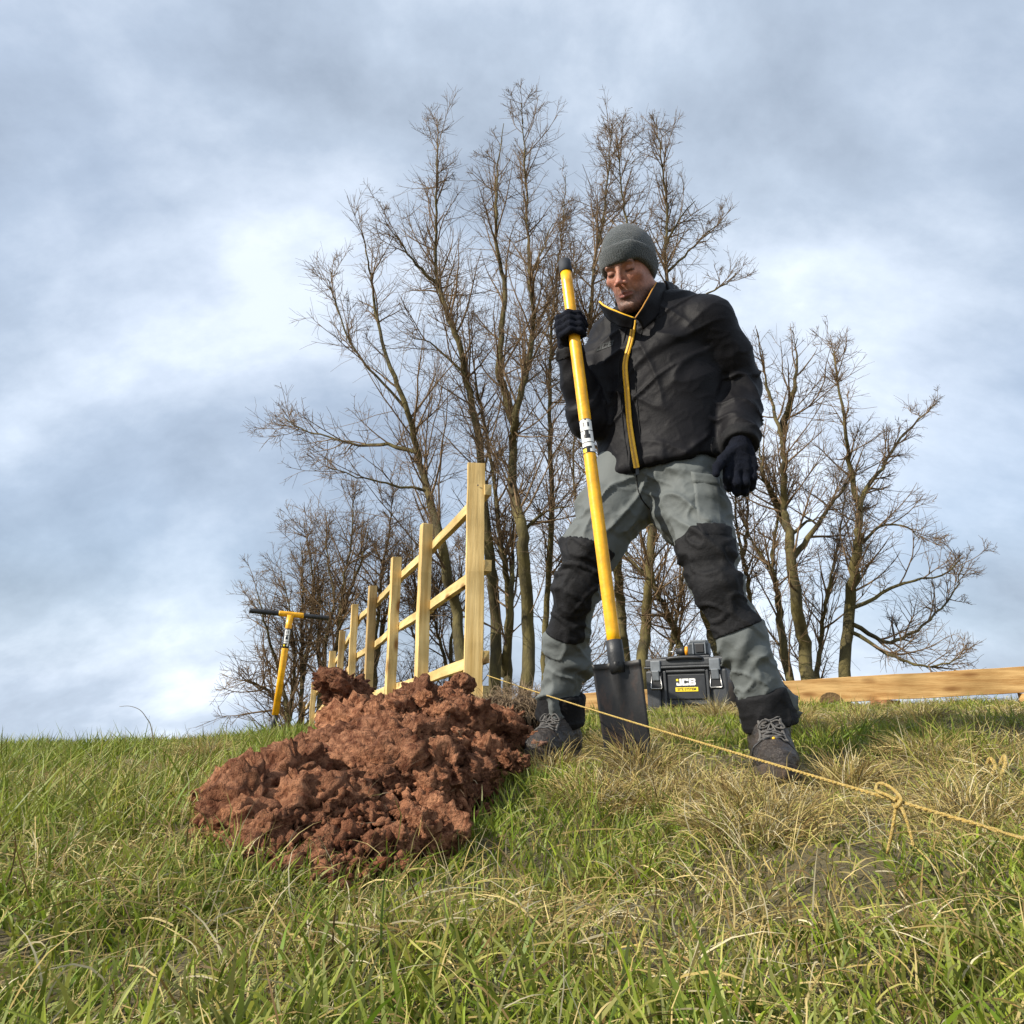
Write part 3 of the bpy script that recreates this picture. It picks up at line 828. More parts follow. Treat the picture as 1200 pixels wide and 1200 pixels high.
# ---------------------------------------------------------------- plank on stakes
def build_plank():
    A = W(640, 815, 4.95); B = W(1290, 776, 4.15)
    M_PL = wood('orange_pine_plank', (0.36, 0.20, 0.07), (0.56, 0.37, 0.16), (0.06, 0.35, 1), bump=0.3)
    d = B - A; L = d.length; d.normalize(); side = d.cross(Vector((0, 0, 1))).normalized(); up = side.cross(d)
    R = Matrix((side, d, up)).transposed()
    H = 0.150
    c = (A + B) / 2 - up * H / 2
    root = empty('plank', (c.x, c.y, gz(c.x, c.y)), 'long orange pine plank set on edge on stakes behind the tool box', 'plank')
    sawn_box('board', c, (0.045, L, H), M_PL, root, R, axis=1, n=24)
    # darker brown half-round patch low on the front of the board
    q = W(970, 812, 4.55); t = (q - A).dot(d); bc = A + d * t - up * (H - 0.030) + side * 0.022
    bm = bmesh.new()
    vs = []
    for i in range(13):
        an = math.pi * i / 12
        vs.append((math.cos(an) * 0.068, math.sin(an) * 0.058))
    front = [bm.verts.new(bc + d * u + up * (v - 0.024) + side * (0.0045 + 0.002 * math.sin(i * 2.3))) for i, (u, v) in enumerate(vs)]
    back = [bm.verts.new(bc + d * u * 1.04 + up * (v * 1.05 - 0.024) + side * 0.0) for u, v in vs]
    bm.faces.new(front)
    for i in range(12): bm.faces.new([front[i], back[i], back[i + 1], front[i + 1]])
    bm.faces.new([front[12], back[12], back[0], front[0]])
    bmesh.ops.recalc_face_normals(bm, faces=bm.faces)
    link('dark_patch', bm_mesh('dark_patch', bm), mat('dark_brown_patch', (0.10, 0.06, 0.022), 0.9, base2=(0.2, 0.125, 0.05), vscale=40, bump=1, bscale=80), root, False)
    M_ST = wood('red_brown_stake', (0.19, 0.085, 0.04), (0.30, 0.15, 0.07), (1, 1, 0.1))
    for px, py, lab in ((1041, 808, 'square wooden stake poking out under the plank at right'), (1215, 800, 'wooden stake holding up the plank beyond the right edge'), (700, 826, 'wooden stake under the hidden left end of the plank')):
        p = W(px, py, 4.3 + (1041 - px) * 0.0011)
        t = (p - A).dot(d); base = A + d * t - up * H
        zt = base.z - 0.004 if px != 1041 else base.z - 0.001
        cpos = base + side * (0.02 if px == 1041 else 0)
        g = gz(base.x, base.y) - 0.2
        if px == 1041:
            rt = empty('wooden_stake', (cpos.x, cpos.y, g + 0.2), lab, 'stake')
            sawn_box('stake_body', (cpos.x, cpos.y, (zt + g) / 2), (0.14, 0.11, zt - g), M_ST, rt, Matrix.Rotation(0.5, 3, 'Z'), n=5)
        else:
            sawn_box('stake', (cpos.x, cpos.y, (zt + g) / 2), (0.09, 0.06, zt - g), M_PL, root, Matrix.Rotation(0.2, 3, 'Z'), n=4)
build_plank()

# ---------------------------------------------------------------- lettering built from bars
def glyph(ch):
    """bars (x0, y0, x1, y1) in a unit-high letter"""
    s = 0.27
    if ch == 'J': return [(0.46, 0.0, 0.76, 1.0), (0.0, 0.0, 0.46, s), (0.0, s, 0.26, 0.42)], 0.76
    if ch == 'C': return [(0.0, 0.0, 0.28, 1.0), (0.28, 0.0, 0.92, s), (0.28, 1 - s, 0.92, 1.0), (0.64, s, 0.92, 0.36), (0.64, 0.64, 0.92, 1 - s)], 0.92
    return [(0.0, 0.0, 0.28, 1.0), (0.28, 0.0, 0.82, s), (0.28, 0.40, 0.82, 0.60), (0.28, 1 - s, 0.82, 1.0), (0.66, s, 0.94, 0.44), (0.66, 0.56, 0.92, 1 - s), (0.82, 0.08, 0.94, s), (0.82, 1 - s, 0.92, 0.92)], 0.94
M_WHITE = mat('white_print', (0.78, 0.78, 0.76), 0.5)
M_BLACKP = mat('black_print', (0.012, 0.012, 0.013), 0.45)
M_YEL = mat('yellow_paint', (0.82, 0.40, 0.006), 0.40, var=0.20, vscale=26, spec=0.45, coat=0.15, bump=0.10, bscale=60, detail=9)
M_YELP = mat('yellow_print', (0.80, 0.60, 0.02), 0.5)
M_BLKPL = mat('black_plastic', (0.016, 0.017, 0.019), 0.48, var=0.3, vscale=30, bump=0.12, bscale=160)
def word_mesh(fn, height, gap=0.075, dot=True):
    """the three letters as bars mapped through fn(x, y, lift) -> world; returns white bm, yellow bm"""
    wb, yb = bmesh.new(), bmesh.new(); x = 0.0
    def bar(bm, x0, y0, x1, y1):
        n = max(1, int((y1 - y0) / height * 12))
        for i in range(n):
            a, b = y0 + (y1 - y0) * i / n, y0 + (y1 - y0) * (i + 1) / n
            bm.faces.new([bm.verts.new(fn(X, Y)) for X, Y in ((x0, a), (x1, a), (x1, b), (x0, b))])
    for ch in 'JCB':
        g, w = glyph(ch)
        for r in g: bar(wb, *[(x + v if i % 2 == 0 else v) * height for i, v in enumerate(r)])
        if ch == 'J' and dot: bar(yb, (x - 0.02) * height, 0.66 * height, (x + 0.30) * height, 0.98 * height)
        x += w + gap
    return wb, yb, (x - gap) * height

# ---------------------------------------------------------------- spade
SP_TOP, SP_BOT = W(661.5, 306, 1.93), W(722.5, 775, 1.86)
def build_spade():
    ax = (SP_BOT - SP_TOP).normalized()
    tip = SP_BOT + ax * 0.24
    root = empty('spade', tuple(tip), 'long yellow shafted spade with black blade held upright in the gloved hand', 'spade')
    R = 0.0182
    n = 26; L = (SP_BOT - SP_TOP).length
    p = lambda t: SP_TOP + ax * t
    tube('shaft', [p(0.04 + (L - 0.075) * i / n) for i in range(n + 1)], R, M_YEL, root, 28)
    tube('end_cap', [p(t) for t in (-0.004, 0.0, 0.004, 0.03, 0.046, 0.048)], [0.012, 0.0185, 0.0205, 0.021, 0.021, 0.019], mat('dark_rubber_cap', (0.022, 0.026, 0.034), 0.75, var=0.3, vscale=60), root, 28)
    tube('socket', [p(L - 0.056), p(L - 0.055), p(L - 0.02), p(L + 0.01), p(L + 0.03)], [0.018, 0.0215, 0.022, 0.0215, 0.019], M_BLKPL, root, 28)
    # blade: slightly dished plate with rolled treads, its face towards the camera
    side = ax.cross(Vector((0.25, 1, 0.0))).normalized()
    if side.x < 0: side = -side
    nrm = side.cross(ax).normalized()
    if nrm.y > 0: nrm = -nrm
    bm = bmesh.new(); nu, nv = 18, 22; Lb = 0.272; th = 0.0035
    grid = []
    for s in (1, -1):
        g = []
        for j in range(nv + 1):
            v = j / nv; row = []
            for i in range(nu + 1):
                u = i / nu * 2 - 1
                hw = 0.0635 - 0.006 * v
                dish = 0.012 * u * u * (1 - 0.3 * v) - 0.022 * (v - 0.4) ** 2
                rib = 0.012 * math.exp(-(u / 0.16) ** 2) * max(0, 1 - v / 0.5)
                strap = 0.010 * math.exp(-(u / 0.25) ** 2) * max(0, 1 - v / 0.3)
                tread = 0.010 * max(0, 1 - v / 0.03)
                end = -0.014 * u * u * (v > 0.9) * (v - 0.9) * 10
                q = p(L + 0.004) + ax * (v * Lb + end) + side * (u * hw) + nrm * (dish + rib + strap + (tread if s > 0 else 0) + s * th * 0.5)
                row.append(bm.verts.new(q))
            g.append(row)
        grid.append(g)
    for s, g in enumerate(grid):
        for j in range(nv):
            for i in range(nu):
                f = [g[j][i], g[j][i + 1], g[j + 1][i + 1], g[j + 1][i]]
                bm.faces.new(f if s else f[::-1])
    a, b = grid
    bord = [(0, i) for i in range(nu + 1)] + [(j, nu) for j in range(1, nv + 1)] + [(nv, i) for i in range(nu - 1, -1, -1)] + [(j, 0) for j in range(nv - 1, 0, -1)]
    for k in range(len(bord)):
        (j0, i0), (j1, i1) = bord[k], bord[(k + 1) % len(bord)]
        bm.faces.new([a[j0][i0], a[j1][i1], b[j1][i1], b[j0][i0]])
    bmesh.ops.recalc_face_normals(bm, faces=bm.faces)
    mb = mat('black_powder_coated_steel', (0.007, 0.0072, 0.008), 0.46, base2=(0.016, 0.016, 0.017), vscale=16, metal=0.0, bump=0.06, bscale=160, spec=0.3)
    # dried clay smeared on the steel
    nt = mb.node_tree; N, L2 = nt.nodes, nt.links
    rp_ = [n for n in N if n.type == 'VALTORGB'][0]
    tcn = [n for n in N if n.type == 'TEX_COORD'][0]
    nz = N.new('ShaderNodeTexNoise'); nz.inputs['Scale'].default_value = 11; nz.inputs['Detail'].default_value = 8; nz.inputs['Roughness'].default_value = 0.7
    mpn = N.new('ShaderNodeMapping'); mpn.inputs['Scale'].default_value = (1.6, 1.6, 0.7); L2.new(tcn.outputs['Object'], mpn.inputs[0]); L2.new(mpn.outputs[0], nz.inputs['Vector'])
    rr = N.new('ShaderNodeValToRGB'); L2.new(nz.outputs[0], rr.inputs[0]); rr.color_ramp.elements[0].position = 0.53; rr.color_ramp.elements[1].position = 0.70
    rr.color_ramp.elements[1].color = (0.38, 0.38, 0.38, 1)
    mx = N.new('ShaderNodeMix'); mx.data_type = 'RGBA'; L2.new(rr.outputs[0], mx.inputs[0]); L2.new(rp_.outputs[0], mx.inputs[6]); mx.inputs[7].default_value = (0.085, 0.045, 0.028, 1)
    L2.new(mx.outputs[2], N['Principled BSDF'].inputs['Base Color'])
    link('blade', bm_mesh('blade', bm), mb, root)
    # label: black sleeve with white letters reading up the shaft
    u0, v0, _ = frame_of(ax)
    tocam = (Vector((0, 0, CAM_Z)) - p(0.6)).normalized(); tocam = (tocam - ax * tocam.dot(ax)).normalized()
    lf = tocam.cross(ax).normalized()            # points to the viewer's left or right
    if lf.x > 0: lf = -lf
    t_mid = None
    def t_at(py):
        lo, hi = 0.0, L
        for _ in range(40):
            m = (lo + hi) / 2; q = p(m); dz = q.z - CAM_Z
            vv = F_PX * (dz * CP - q.y * SP) / (q.y * CP + dz * SP)
            if 600 - vv < py: lo = m
            else: hi = m
        return lo
    ta, tb = t_at(493.5), t_at(533)
    lab = tube('label_sleeve', [p(ta), p(ta + 0.001), p(tb - 0.001), p(tb)], [R, R + 0.0004, R + 0.0004, R], M_BLACKP, root, 28)
    H = 0.043
    def fn(x, y):
        ang = (y - H / 2) / (R + 0.0009)
        return p(tb - 0.003 - x) + (tocam * math.cos(ang) + lf * math.sin(ang)) * (R + 0.0009)
    wb, yb, wl_ = word_mesh(fn, H)
    sc = (tb - ta - 0.005) / wl_
    wb.free(); yb.free()
    def fn2(x, y): return fn(x * sc, y)
    wb, yb, _ = word_mesh(fn2, H)
    for nm, bmx, mm in (('lettering', wb, M_WHITE), ('logo_square', yb, M_YELP)):
        bmesh.ops.recalc_face_normals(bmx, faces=bmx.faces); link(nm, bm_mesh(nm, bmx), mm, lab, False)
    return ax, p, tocam
SP_AX, SP_P, SP_CAM = build_spade()

# ---------------------------------------------------------------- T-handled digging bar
def build_tbar():
    Y = 5.0
    a, b = W(292, 715.5, 4.9), W(385.5, 724.5, 5.12)
    top, bot = W(340, 721, 5.0), W(322.5, 838, 5.0)
    d = (bot - top).normalized()
    foot = bot + d * 0.10
    root = empty('digging_bar', tuple(foot), 'yellow T-handled digging bar with black grips stuck in the hill', 'digging bar')
    ca = (b - a).normalized(); Lc = (b - a).length
    q = lambda t: a + ca * (Lc * t)
    tube('grip', [q(0.0), q(0.004), q(0.012), q(0.37), q(0.385)], [0.012, 0.0165, 0.018, 0.018, 0.017], M_BLKPL, root, 16)
    tube('grip', [q(0.645), q(0.66), q(0.985), q(0.996), q(1.0)], [0.015, 0.0165, 0.0165, 0.015, 0.011], M_BLKPL, root, 16)
    tube('crossbar', [q(0.36), q(0.375), q(0.66), q(0.672)], [0.019, 0.0205, 0.0205, 0.019], M_YEL, root, 16)
    L = (bot - top).length
    pp = lambda t: top + d * t
    tube('stem', [pp(0.0), pp(0.08), pp(L * 0.5), pp(L)], [0.0255, 0.0245, 0.0245, 0.0245], M_YEL, root, 6, smooth=False)
    tube('tip', [pp(L - 0.002), pp(L + 0.05), pp(L + 0.2)], [0.021, 0.020, 0.012], M_BLKPL, root, 8)
    t0, t1 = L * 0.14, L * 0.34
    lab = tube('label_sleeve', [pp(t0), pp(t0 + 0.001), pp(t1 - 0.001), pp(t1)], [0.0245, 0.0262, 0.0262, 0.0245], M_BLACKP, root, 6, smooth=False)
    tocam = (Vector((0, 0, CAM_Z)) - top).normalized(); tocam = (tocam - d * tocam.dot(d)).normalized()
    lf = tocam.cross(d).normalized()
    if lf.x > 0: lf = -lf
    H = 0.036
    def fn(x, y):
        ang = (y - H / 2) / 0.0285
        return pp(t1 - 0.012 - x) + (tocam * math.cos(ang) + lf * math.sin(ang)) * 0.0285
    wb, yb, w_ = word_mesh(fn, H); wb.free(); yb.free()
    sc = (t1 - t0 - 0.02) / w_
    wb, yb, _ = word_mesh(lambda x, y: fn(x * sc, y), H)
    for nm, bmx, mm in (('lettering', wb, M_WHITE), ('logo_square', yb, M_YELP)):
        bmesh.ops.recalc_face_normals(bmx, faces=bmx.faces); link(nm, bm_mesh(nm, bmx), mm, lab, False)
build_tbar()

# ---------------------------------------------------------------- tool box and power tool
def build_toolbox():
    ya = math.radians(27)
    fx = Vector((math.cos(ya), -math.sin(ya), 0)); fy = Vector((math.sin(ya), math.cos(ya), 0)); fz = Vector((0, 0, 1))
    R = Matrix((fx, fy, fz)).transposed()
    o = W(806, 830, 4.28)                      # middle of the front face at the ground
    o.z -= 0.02
    T = lambda x, y, z: o + fx * x + fy * y + fz * z
    root = empty('tool_box', tuple(o), 'black plastic tool box with two latches standing in the grass behind the man', 'tool box')
    M_BOX = mat('tool_box_plastic', (0.030, 0.033, 0.037), 0.46, var=0.22, vscale=26, bump=0.15, bscale=220)
    M_LAT = mat('grey_latch_plastic', (0.13, 0.145, 0.16), 0.45, var=0.15, vscale=30)
    M_BOX2 = mat('tool_box_panel', (0.022, 0.024, 0.027), 0.38, var=0.2, vscale=30)
    M_STEEL = mat('steel_bail', (0.45, 0.44, 0.42), 0.35, metal=0.9)
    def B(nm, x, y, z, sx, sy, sz, m, par=root, bv=0.006, rot=None):
        return box(nm, T(x, y, z), (sx, sy, sz), m, par, R if rot is None else R @ rot, bv, 2)
    w, d, h = 0.49, 0.33, 0.335
    body = B('body', 0, d / 2 + 0.012, 0.135, w - 0.03, d - 0.02, 0.27, M_BOX, bv=0.018)
    # corner pillars and front ribs of the moulding
    for sx in (-1, 1):
        B('corner_pillar', sx * (w / 2 - 0.045), 0.022, 0.122, 0.088, 0.046, 0.244, M_BOX, body, 0.012)
        B('corner_pillar', sx * (w / 2 - 0.02), d - 0.03, 0.122, 0.05, 0.06, 0.244, M_BOX, body, 0.012)
        B('rib', sx * 0.128, 0.016, 0.13, 0.018, 0.03, 0.22, M_BOX, body, 0.005)
    for z in (0.045, 0.236):
        B('rib', 0, 0.014, z, 0.236, 0.026, 0.014, M_BOX, body, 0.004)
    pan = B('name_panel', 0, 0.019, 0.145, 0.226, 0.014, 0.145, M_BOX2, body, 0.004)
    for k in (-1, 0, 1):
        tube('drain_hole', [T(k * 0.04, 0.0115, 0.03), T(k * 0.04, 0.0135, 0.03)], 0.012, M_BLACKP, body, 14)
    lid = B('lid', 0, d / 2 + 0.004, 0.289, w, d + 0.012, 0.052, M_BOX, bv=0.012)
    B('lid_rim', 0, d / 2 + 0.003, 0.2605, w + 0.012, d + 0.022, 0.014, M_BOX, lid, 0.005)
    B('lid_ridge', 0, 0.03, 0.320, 0.30, 0.03, 0.014, M_BOX, lid, 0.005)
    B('lid_ridge', 0, d - 0.04, 0.320, 0.34, 0.05, 0.016, M_BOX, lid, 0.005)
    for sx in (-1, 1):
        B('lid_ridge', sx * 0.19, d / 2 + 0.02, 0.319, 0.06, 0.2, 0.012, M_BOX, lid, 0.004)
    hd = tube('handle', catmull([T(-0.10, 0.005, 0.305), T(-0.092, -0.014, 0.312), T(0, -0.018, 0.316), T(0.092, -0.014, 0.312), T(0.10, 0.005, 0.305)], 5), 0.011, M_BLKPL, root, 12)
    for sx in (-1, 1):
        x = sx * 0.178
        lt = B('latch', x, -0.006, 0.268, 0.062, 0.016, 0.070, M_LAT, bv=0.006)
        B('latch_tongue', x, -0.011, 0.213, 0.044, 0.012, 0.062, M_LAT, lt, 0.006, Matrix.Rotation(0.18, 3, 'X'))
        B('latch_well', x, -0.0015, 0.178, 0.070, 0.006, 0.10, M_BLACKP, lt, 0.002)
        ring = [T(x - 0.026, -0.007, 0.21), T(x - 0.034, -0.008, 0.142), T(x - 0.030, -0.008, 0.136), T(x + 0.030, -0.008, 0.136), T(x + 0.034, -0.008, 0.142), T(x + 0.026, -0.007, 0.21)]
        tube('bail', ring, 0.0035, M_STEEL, lt, 8)
    # lettering on the name panel
    Hh = 0.040
    fnl = lambda x, y: T(-0.060 + x * 1.04, 0.0105, 0.152 + y)
    wb, yb, w_ = word_mesh(fnl, Hh)
    for nm, bmx, mm in (('lettering', wb, M_WHITE), ('logo_square', yb, M_YELP)):
        bmesh.ops.recalc_face_normals(bmx, faces=bmx.faces); link(nm, bm_mesh(nm, bmx), mm, pan, False)
    st = B('name_strip', 0.0, 0.0105, 0.129, 0.136, 0.003, 0.025, M_YELP, pan, 0.001)
    cu = bpy.data.curves.new('strip_text', 'FONT'); cu.body = 'SITE SYSTEM'; cu.size = 0.0205; cu.align_x = 'CENTER'; cu.align_y = 'CENTER'; cu.offset = 0.0004
    to = bpy.data.objects.new('strip_text_tmp', cu); COL.objects.link(to)
    bpy.context.view_layer.update()
    me = bpy.data.meshes.new_from_object(to.evaluated_get(bpy.context.evaluated_depsgraph_get()))
    bpy.data.objects.remove(to)
    for v in me.vertices: v.co = T(v.co.x, 0.0083, 0.129 + v.co.y)
    me.materials.clear()
    link('strip_lettering', me, M_BLACKP, pan, False)
    # power tool lying on the lid
    c = T(0.05, 0.10, 0.0)
    zt = 0.329
    pr = empty('power_tool', tuple(T(0.06, 0.1, zt)), 'small black power tool with orange ring lying on the tool box lid', 'power tool')
    M_PT = mat('power_tool_plastic', (0.035, 0.042, 0.048), 0.4, var=0.3, vscale=40)
    P = lambda x, z, y=0.1: T(x, y, zt + z)
    tube('chuck', [P(-0.072, 0.034), P(-0.070, 0.034), P(-0.045, 0.034), P(-0.04, 0.034), P(-0.012, 0.034)], [0.008, 0.016, 0.022, 0.026, 0.027], M_BLKPL, pr, 18)
    tube('drill_bit', [P(-0.115, 0.034), P(-0.071, 0.034)], 0.004, M_STEEL, pr, 10)
    tube('torque_ring', [P(-0.012, 0.034), P(-0.011, 0.034), P(0.008, 0.034), P(0.009, 0.034)], [0.02, 0.0285, 0.0285, 0.02], mat('orange_ring', (0.75, 0.30, 0.01), 0.45), pr, 18)
    hs = box('motor_housing', P(0.072, 0.042), (0.128, 0.085, 0.082), M_PT, pr, R, 0.014, 3)
    box('vent_panel', P(0.085, 0.044, 0.0545), (0.05, 0.008, 0.052), M_BLACKP, hs, R, 0.003)
    box('vent_rib', P(0.045, 0.044, 0.0545), (0.008, 0.008, 0.07), M_LAT, hs, R, 0.002)
    box('vent_rib', P(0.118, 0.044, 0.0545), (0.008, 0.008, 0.07), M_LAT, hs, R, 0.002)
    box('battery', P(0.075, 0.088), (0.10, 0.07, 0.014), M_LAT, pr, R, 0.004)
    KEEP_OFF.extend([(T(x, y, 0).x, T(x, y, 0).y, 0.10) for x in (-0.17, 0, 0.17) for y in (0.1, 0.24)])
build_toolbox()

# ---------------------------------------------------------------- string line
def build_string():
    A, B = W(571, 791.5, 3.24), W(1164, 972, 0.66)
    E = B + (B - A).normalized() * 0.5
    E.z = gz(E.x, E.y) - 0.02
    M_STR = mat('yellow_twine', (0.70, 0.45, 0.09), 0.8, base2=(0.80, 0.60, 0.22), vscale=300, bump=1.0, bscale=420)
    root = empty('string_line', tuple(E), 'yellow twine pulled tight from the tall fence post past the boots', 'string')
    n = 90; pts = []
    for i in range(n + 1):
        t = i / n; q = A.lerp(B, t); q.z -= 0.006 * math.sin(math.pi * t)
        pts.append(q)
    pts += [B.lerp(E, 0.3) + Vector((0, 0, 0.02)), B.lerp(E, 0.7) + Vector((0, 0, 0.015)), E]
    # two twisted strands
    C = catmull(pts, 8)
    T = np.gradient(C, axis=0); T /= np.linalg.norm(T, axis=1)[:, None]
    s = np.concatenate([[0], np.cumsum(np.linalg.norm(np.diff(C, axis=0), axis=1))])
    U = np.cross(T, [0, 0, 1.0]); U /= np.linalg.norm(U, axis=1)[:, None]; Vv = np.cross(U, T)
    for k in range(2):
        ph = s / 0.016 * 2 * np.pi + k * np.pi
        P = C + 0.0010 * (np.cos(ph)[:, None] * U + np.sin(ph)[:, None] * Vv)
        tube('strand', P, 0.0012, M_STR, root, 6)
    # turn round the post
    p0 = FP[0]
    lp = [A + Vector((0.0, 0, 0)), Vector((p0.x + 0.05, p0.y - 0.036, A.z + 0.002)), Vector((p0.x - 0.046, p0.y - 0.044, A.z + 0.004)), Vector((p0.x - 0.055, p0.y + 0.03, A.z + 0.002)), Vector((p0.x + 0.02, p0.y + 0.05, A.z)), Vector((p0.x + 0.056, p0.y + 0.01, A.z)), A]
    # slip knot with a loop and two tails
    def at(px, py, dy=0.0):
        t = (px - 571) / (1164 - 571)
        iy = 1 / 3.24 + (1 / 0.66 - 1 / 3.24) * t
        return W(px, py, 1 / iy + dy)
    loop = catmull([at(1050, 938, -0.01), at(1040, 932, -0.015), at(1027, 926, -0.012), at(1030, 918, 0), at(1041, 921, 0.004), at(1052, 930, 0), at(1056, 938, -0.012), at(1050, 946, -0.012), at(1046, 940, 0.004), at(1052, 934, -0.006)], 6)
    tube('knot', loop, 0.0018, M_STR, root, 7)
    tube('tail', catmull([at(1052, 938, -0.006), at(1049, 952, -0.01), at(1046, 972, -0.008), at(1040, 1000, 0)], 5), 0.0017, M_STR, root, 7)
    tube('tail', catmull([at(1053, 938, -0.006), at(1060, 954, -0.012), at(1066, 972, -0.006), at(1071, 992, 0)], 5), 0.0017, M_STR, root, 7)
    # loose end of cord in the grass at the right
    q = [W(1150, 860, 1.7), W(1157, 868, 1.68), W(1163, 880, 1.66), W(1158, 888, 1.64), W(1164, 874, 1.62), W(1172, 862, 1.66), W(1176, 880, 1.7), W(1172, 895, 1.72)]
    zoff = gz(q[3].x, q[3].y) + 0.05 - q[3].z
    q = [p + Vector((0, 0, gz(p.x, p.y) + 0.022 + 0.018 * math.sin(i * 1.4) - p.z)) for i, p in enumerate(q)]
    rt = tube('cord_loop', catmull(q, 6), 0.0045, M_STR, None, 8)
    tag(rt, 'short loop of yellow cord in the grass at the right edge', 'cord')
build_string()

# ---------------------------------------------------------------- bent stem on the skyline, left
def build_stem():
    Y = 3.6
    pts = WA([(186, 866, Y), (177, 852, Y), (172, 842, Y - 0.01), (164, 832, Y - 0.02), (152, 827.5, Y - 0.03), (140, 828, Y - 0.04)])
    pts[0].z = gz(pts[0].x, pts[0].y) - 0.02
    o = tube('bent_grass_stem', catmull(pts, 5), np.linspace(0.0026, 0.0010, 26), mat('dry_stem', (0.20, 0.16, 0.09), 0.8), None, 5)
    tag(o, 'single bent dry stem arching above the grass skyline at left', 'grass stem')
build_stem()
# ---------------------------------------------------------------- soil heap
M_SOIL = mat('red_clay_soil', (0.165, 0.058, 0.028), 0.92, base2=(0.54, 0.26, 0.145), vscale=26, bump=3.0, bscale=95, detail=10, spec=0.15)
M_CLOD = mat('red_clay_clod', (0.155, 0.053, 0.025), 0.9, base2=(0.60, 0.295, 0.165), vscale=3.6, bump=4.0, bscale=8.0, detail=10, spec=0.18)
M_ROCK = mat('smooth_red_clay_lump', (0.22, 0.11, 0.070), 0.8, base2=(0.36, 0.20, 0.135), vscale=2.2, bump=1.6, bscale=7, detail=8, spec=0.25)
def patchy(m, obj_random):
    """damp and dry soil: each clod its own tone, broad darker patches in the loose soil"""
    nt = m.node_tree; N, L = nt.nodes, nt.links; b = N['Principled BSDF']
    src = b.inputs['Base Color'].links[0].from_socket
    r = N.new('ShaderNodeValToRGB')
    if obj_random:
        oi = N.new('ShaderNodeObjectInfo'); L.new(oi.outputs['Random'], r.inputs[0])
    else:
        n = N.new('ShaderNodeTexNoise'); n.inputs['Scale'].default_value = 9; n.inputs['Detail'].default_value = 4
        tc = [q for q in N if q.type == 'TEX_COORD'][0]; L.new(tc.outputs['Object'], n.inputs['Vector']); L.new(n.outputs[0], r.inputs[0])
        r.color_ramp.elements[0].position = 0.35; r.color_ramp.elements[1].position = 0.65
    r.color_ramp.elements[0].color = (0.62, 0.58, 0.57, 1); r.color_ramp.elements[1].color = (1.3, 1.25, 1.18, 1)
    mx = N.new('ShaderNodeMix'); mx.data_type = 'RGBA'; mx.blend_type = 'MULTIPLY'; mx.inputs[0].default_value = 1
    L.new(src, mx.inputs[6]); L.new(r.outputs[0], mx.inputs[7]); L.new(mx.outputs[2], b.inputs['Base Color'])
patchy(M_SOIL, False); patchy(M_CLOD, True)
def clod_mesh(name, seed, sub=4, rough=1.0, m=None):
    bm = bmesh.new(); bmesh.ops.create_icosphere(bm, subdivisions=sub, radius=1.0)
    V = np.array([v.co[:] for v in bm.verts]); r = np.random.default_rng(seed)
    o = r.uniform(0, 50, 3)
    V *= np.array([1.0, r.uniform(0.7, 0.95), r.uniform(0.55, 0.8)])
    nrm = V / np.linalg.norm(V, axis=1)[:, None]
    d = 0.26 * fbm(V[:, 0] * 1.1 + o[0], V[:, 1] * 1.1 + o[1], V[:, 2] * 1.1 + o[2], 3)
    d += rough * 0.22 * (ridge(vnoise(V[:, 0] * 2.6 + o[1], V[:, 1] * 2.6 + o[2], V[:, 2] * 2.6 + o[0])) - 0.5)
    d += rough * 0.15 * (ridge(vnoise(V[:, 0] * 6 + o[1], V[:, 1] * 6 + o[2], V[:, 2] * 6 + o[0])) - 0.5)
    d += rough * 0.085 * vnoise(V[:, 0] * 12, V[:, 1] * 12, V[:, 2] * 12 + o[0])
    # a few flat spade-cut faces
    for k in range(int(r.integers(7, 12))):
        c = r.normal(size=3); c /= np.linalg.norm(c); h = r.uniform(0.45, 0.72)
        over = np.maximum((V * c).sum(1) - h, 0); V -= c * over[:, None] * 0.85
    V = V + nrm * d[:, None]
    for v, c in zip(bm.verts, V): v.co = c
    me = bm_mesh(name, bm)
    me.polygons.foreach_set('use_smooth', [True] * len(me.polygons))
    me.materials.append(m or M_CLOD)
    return me
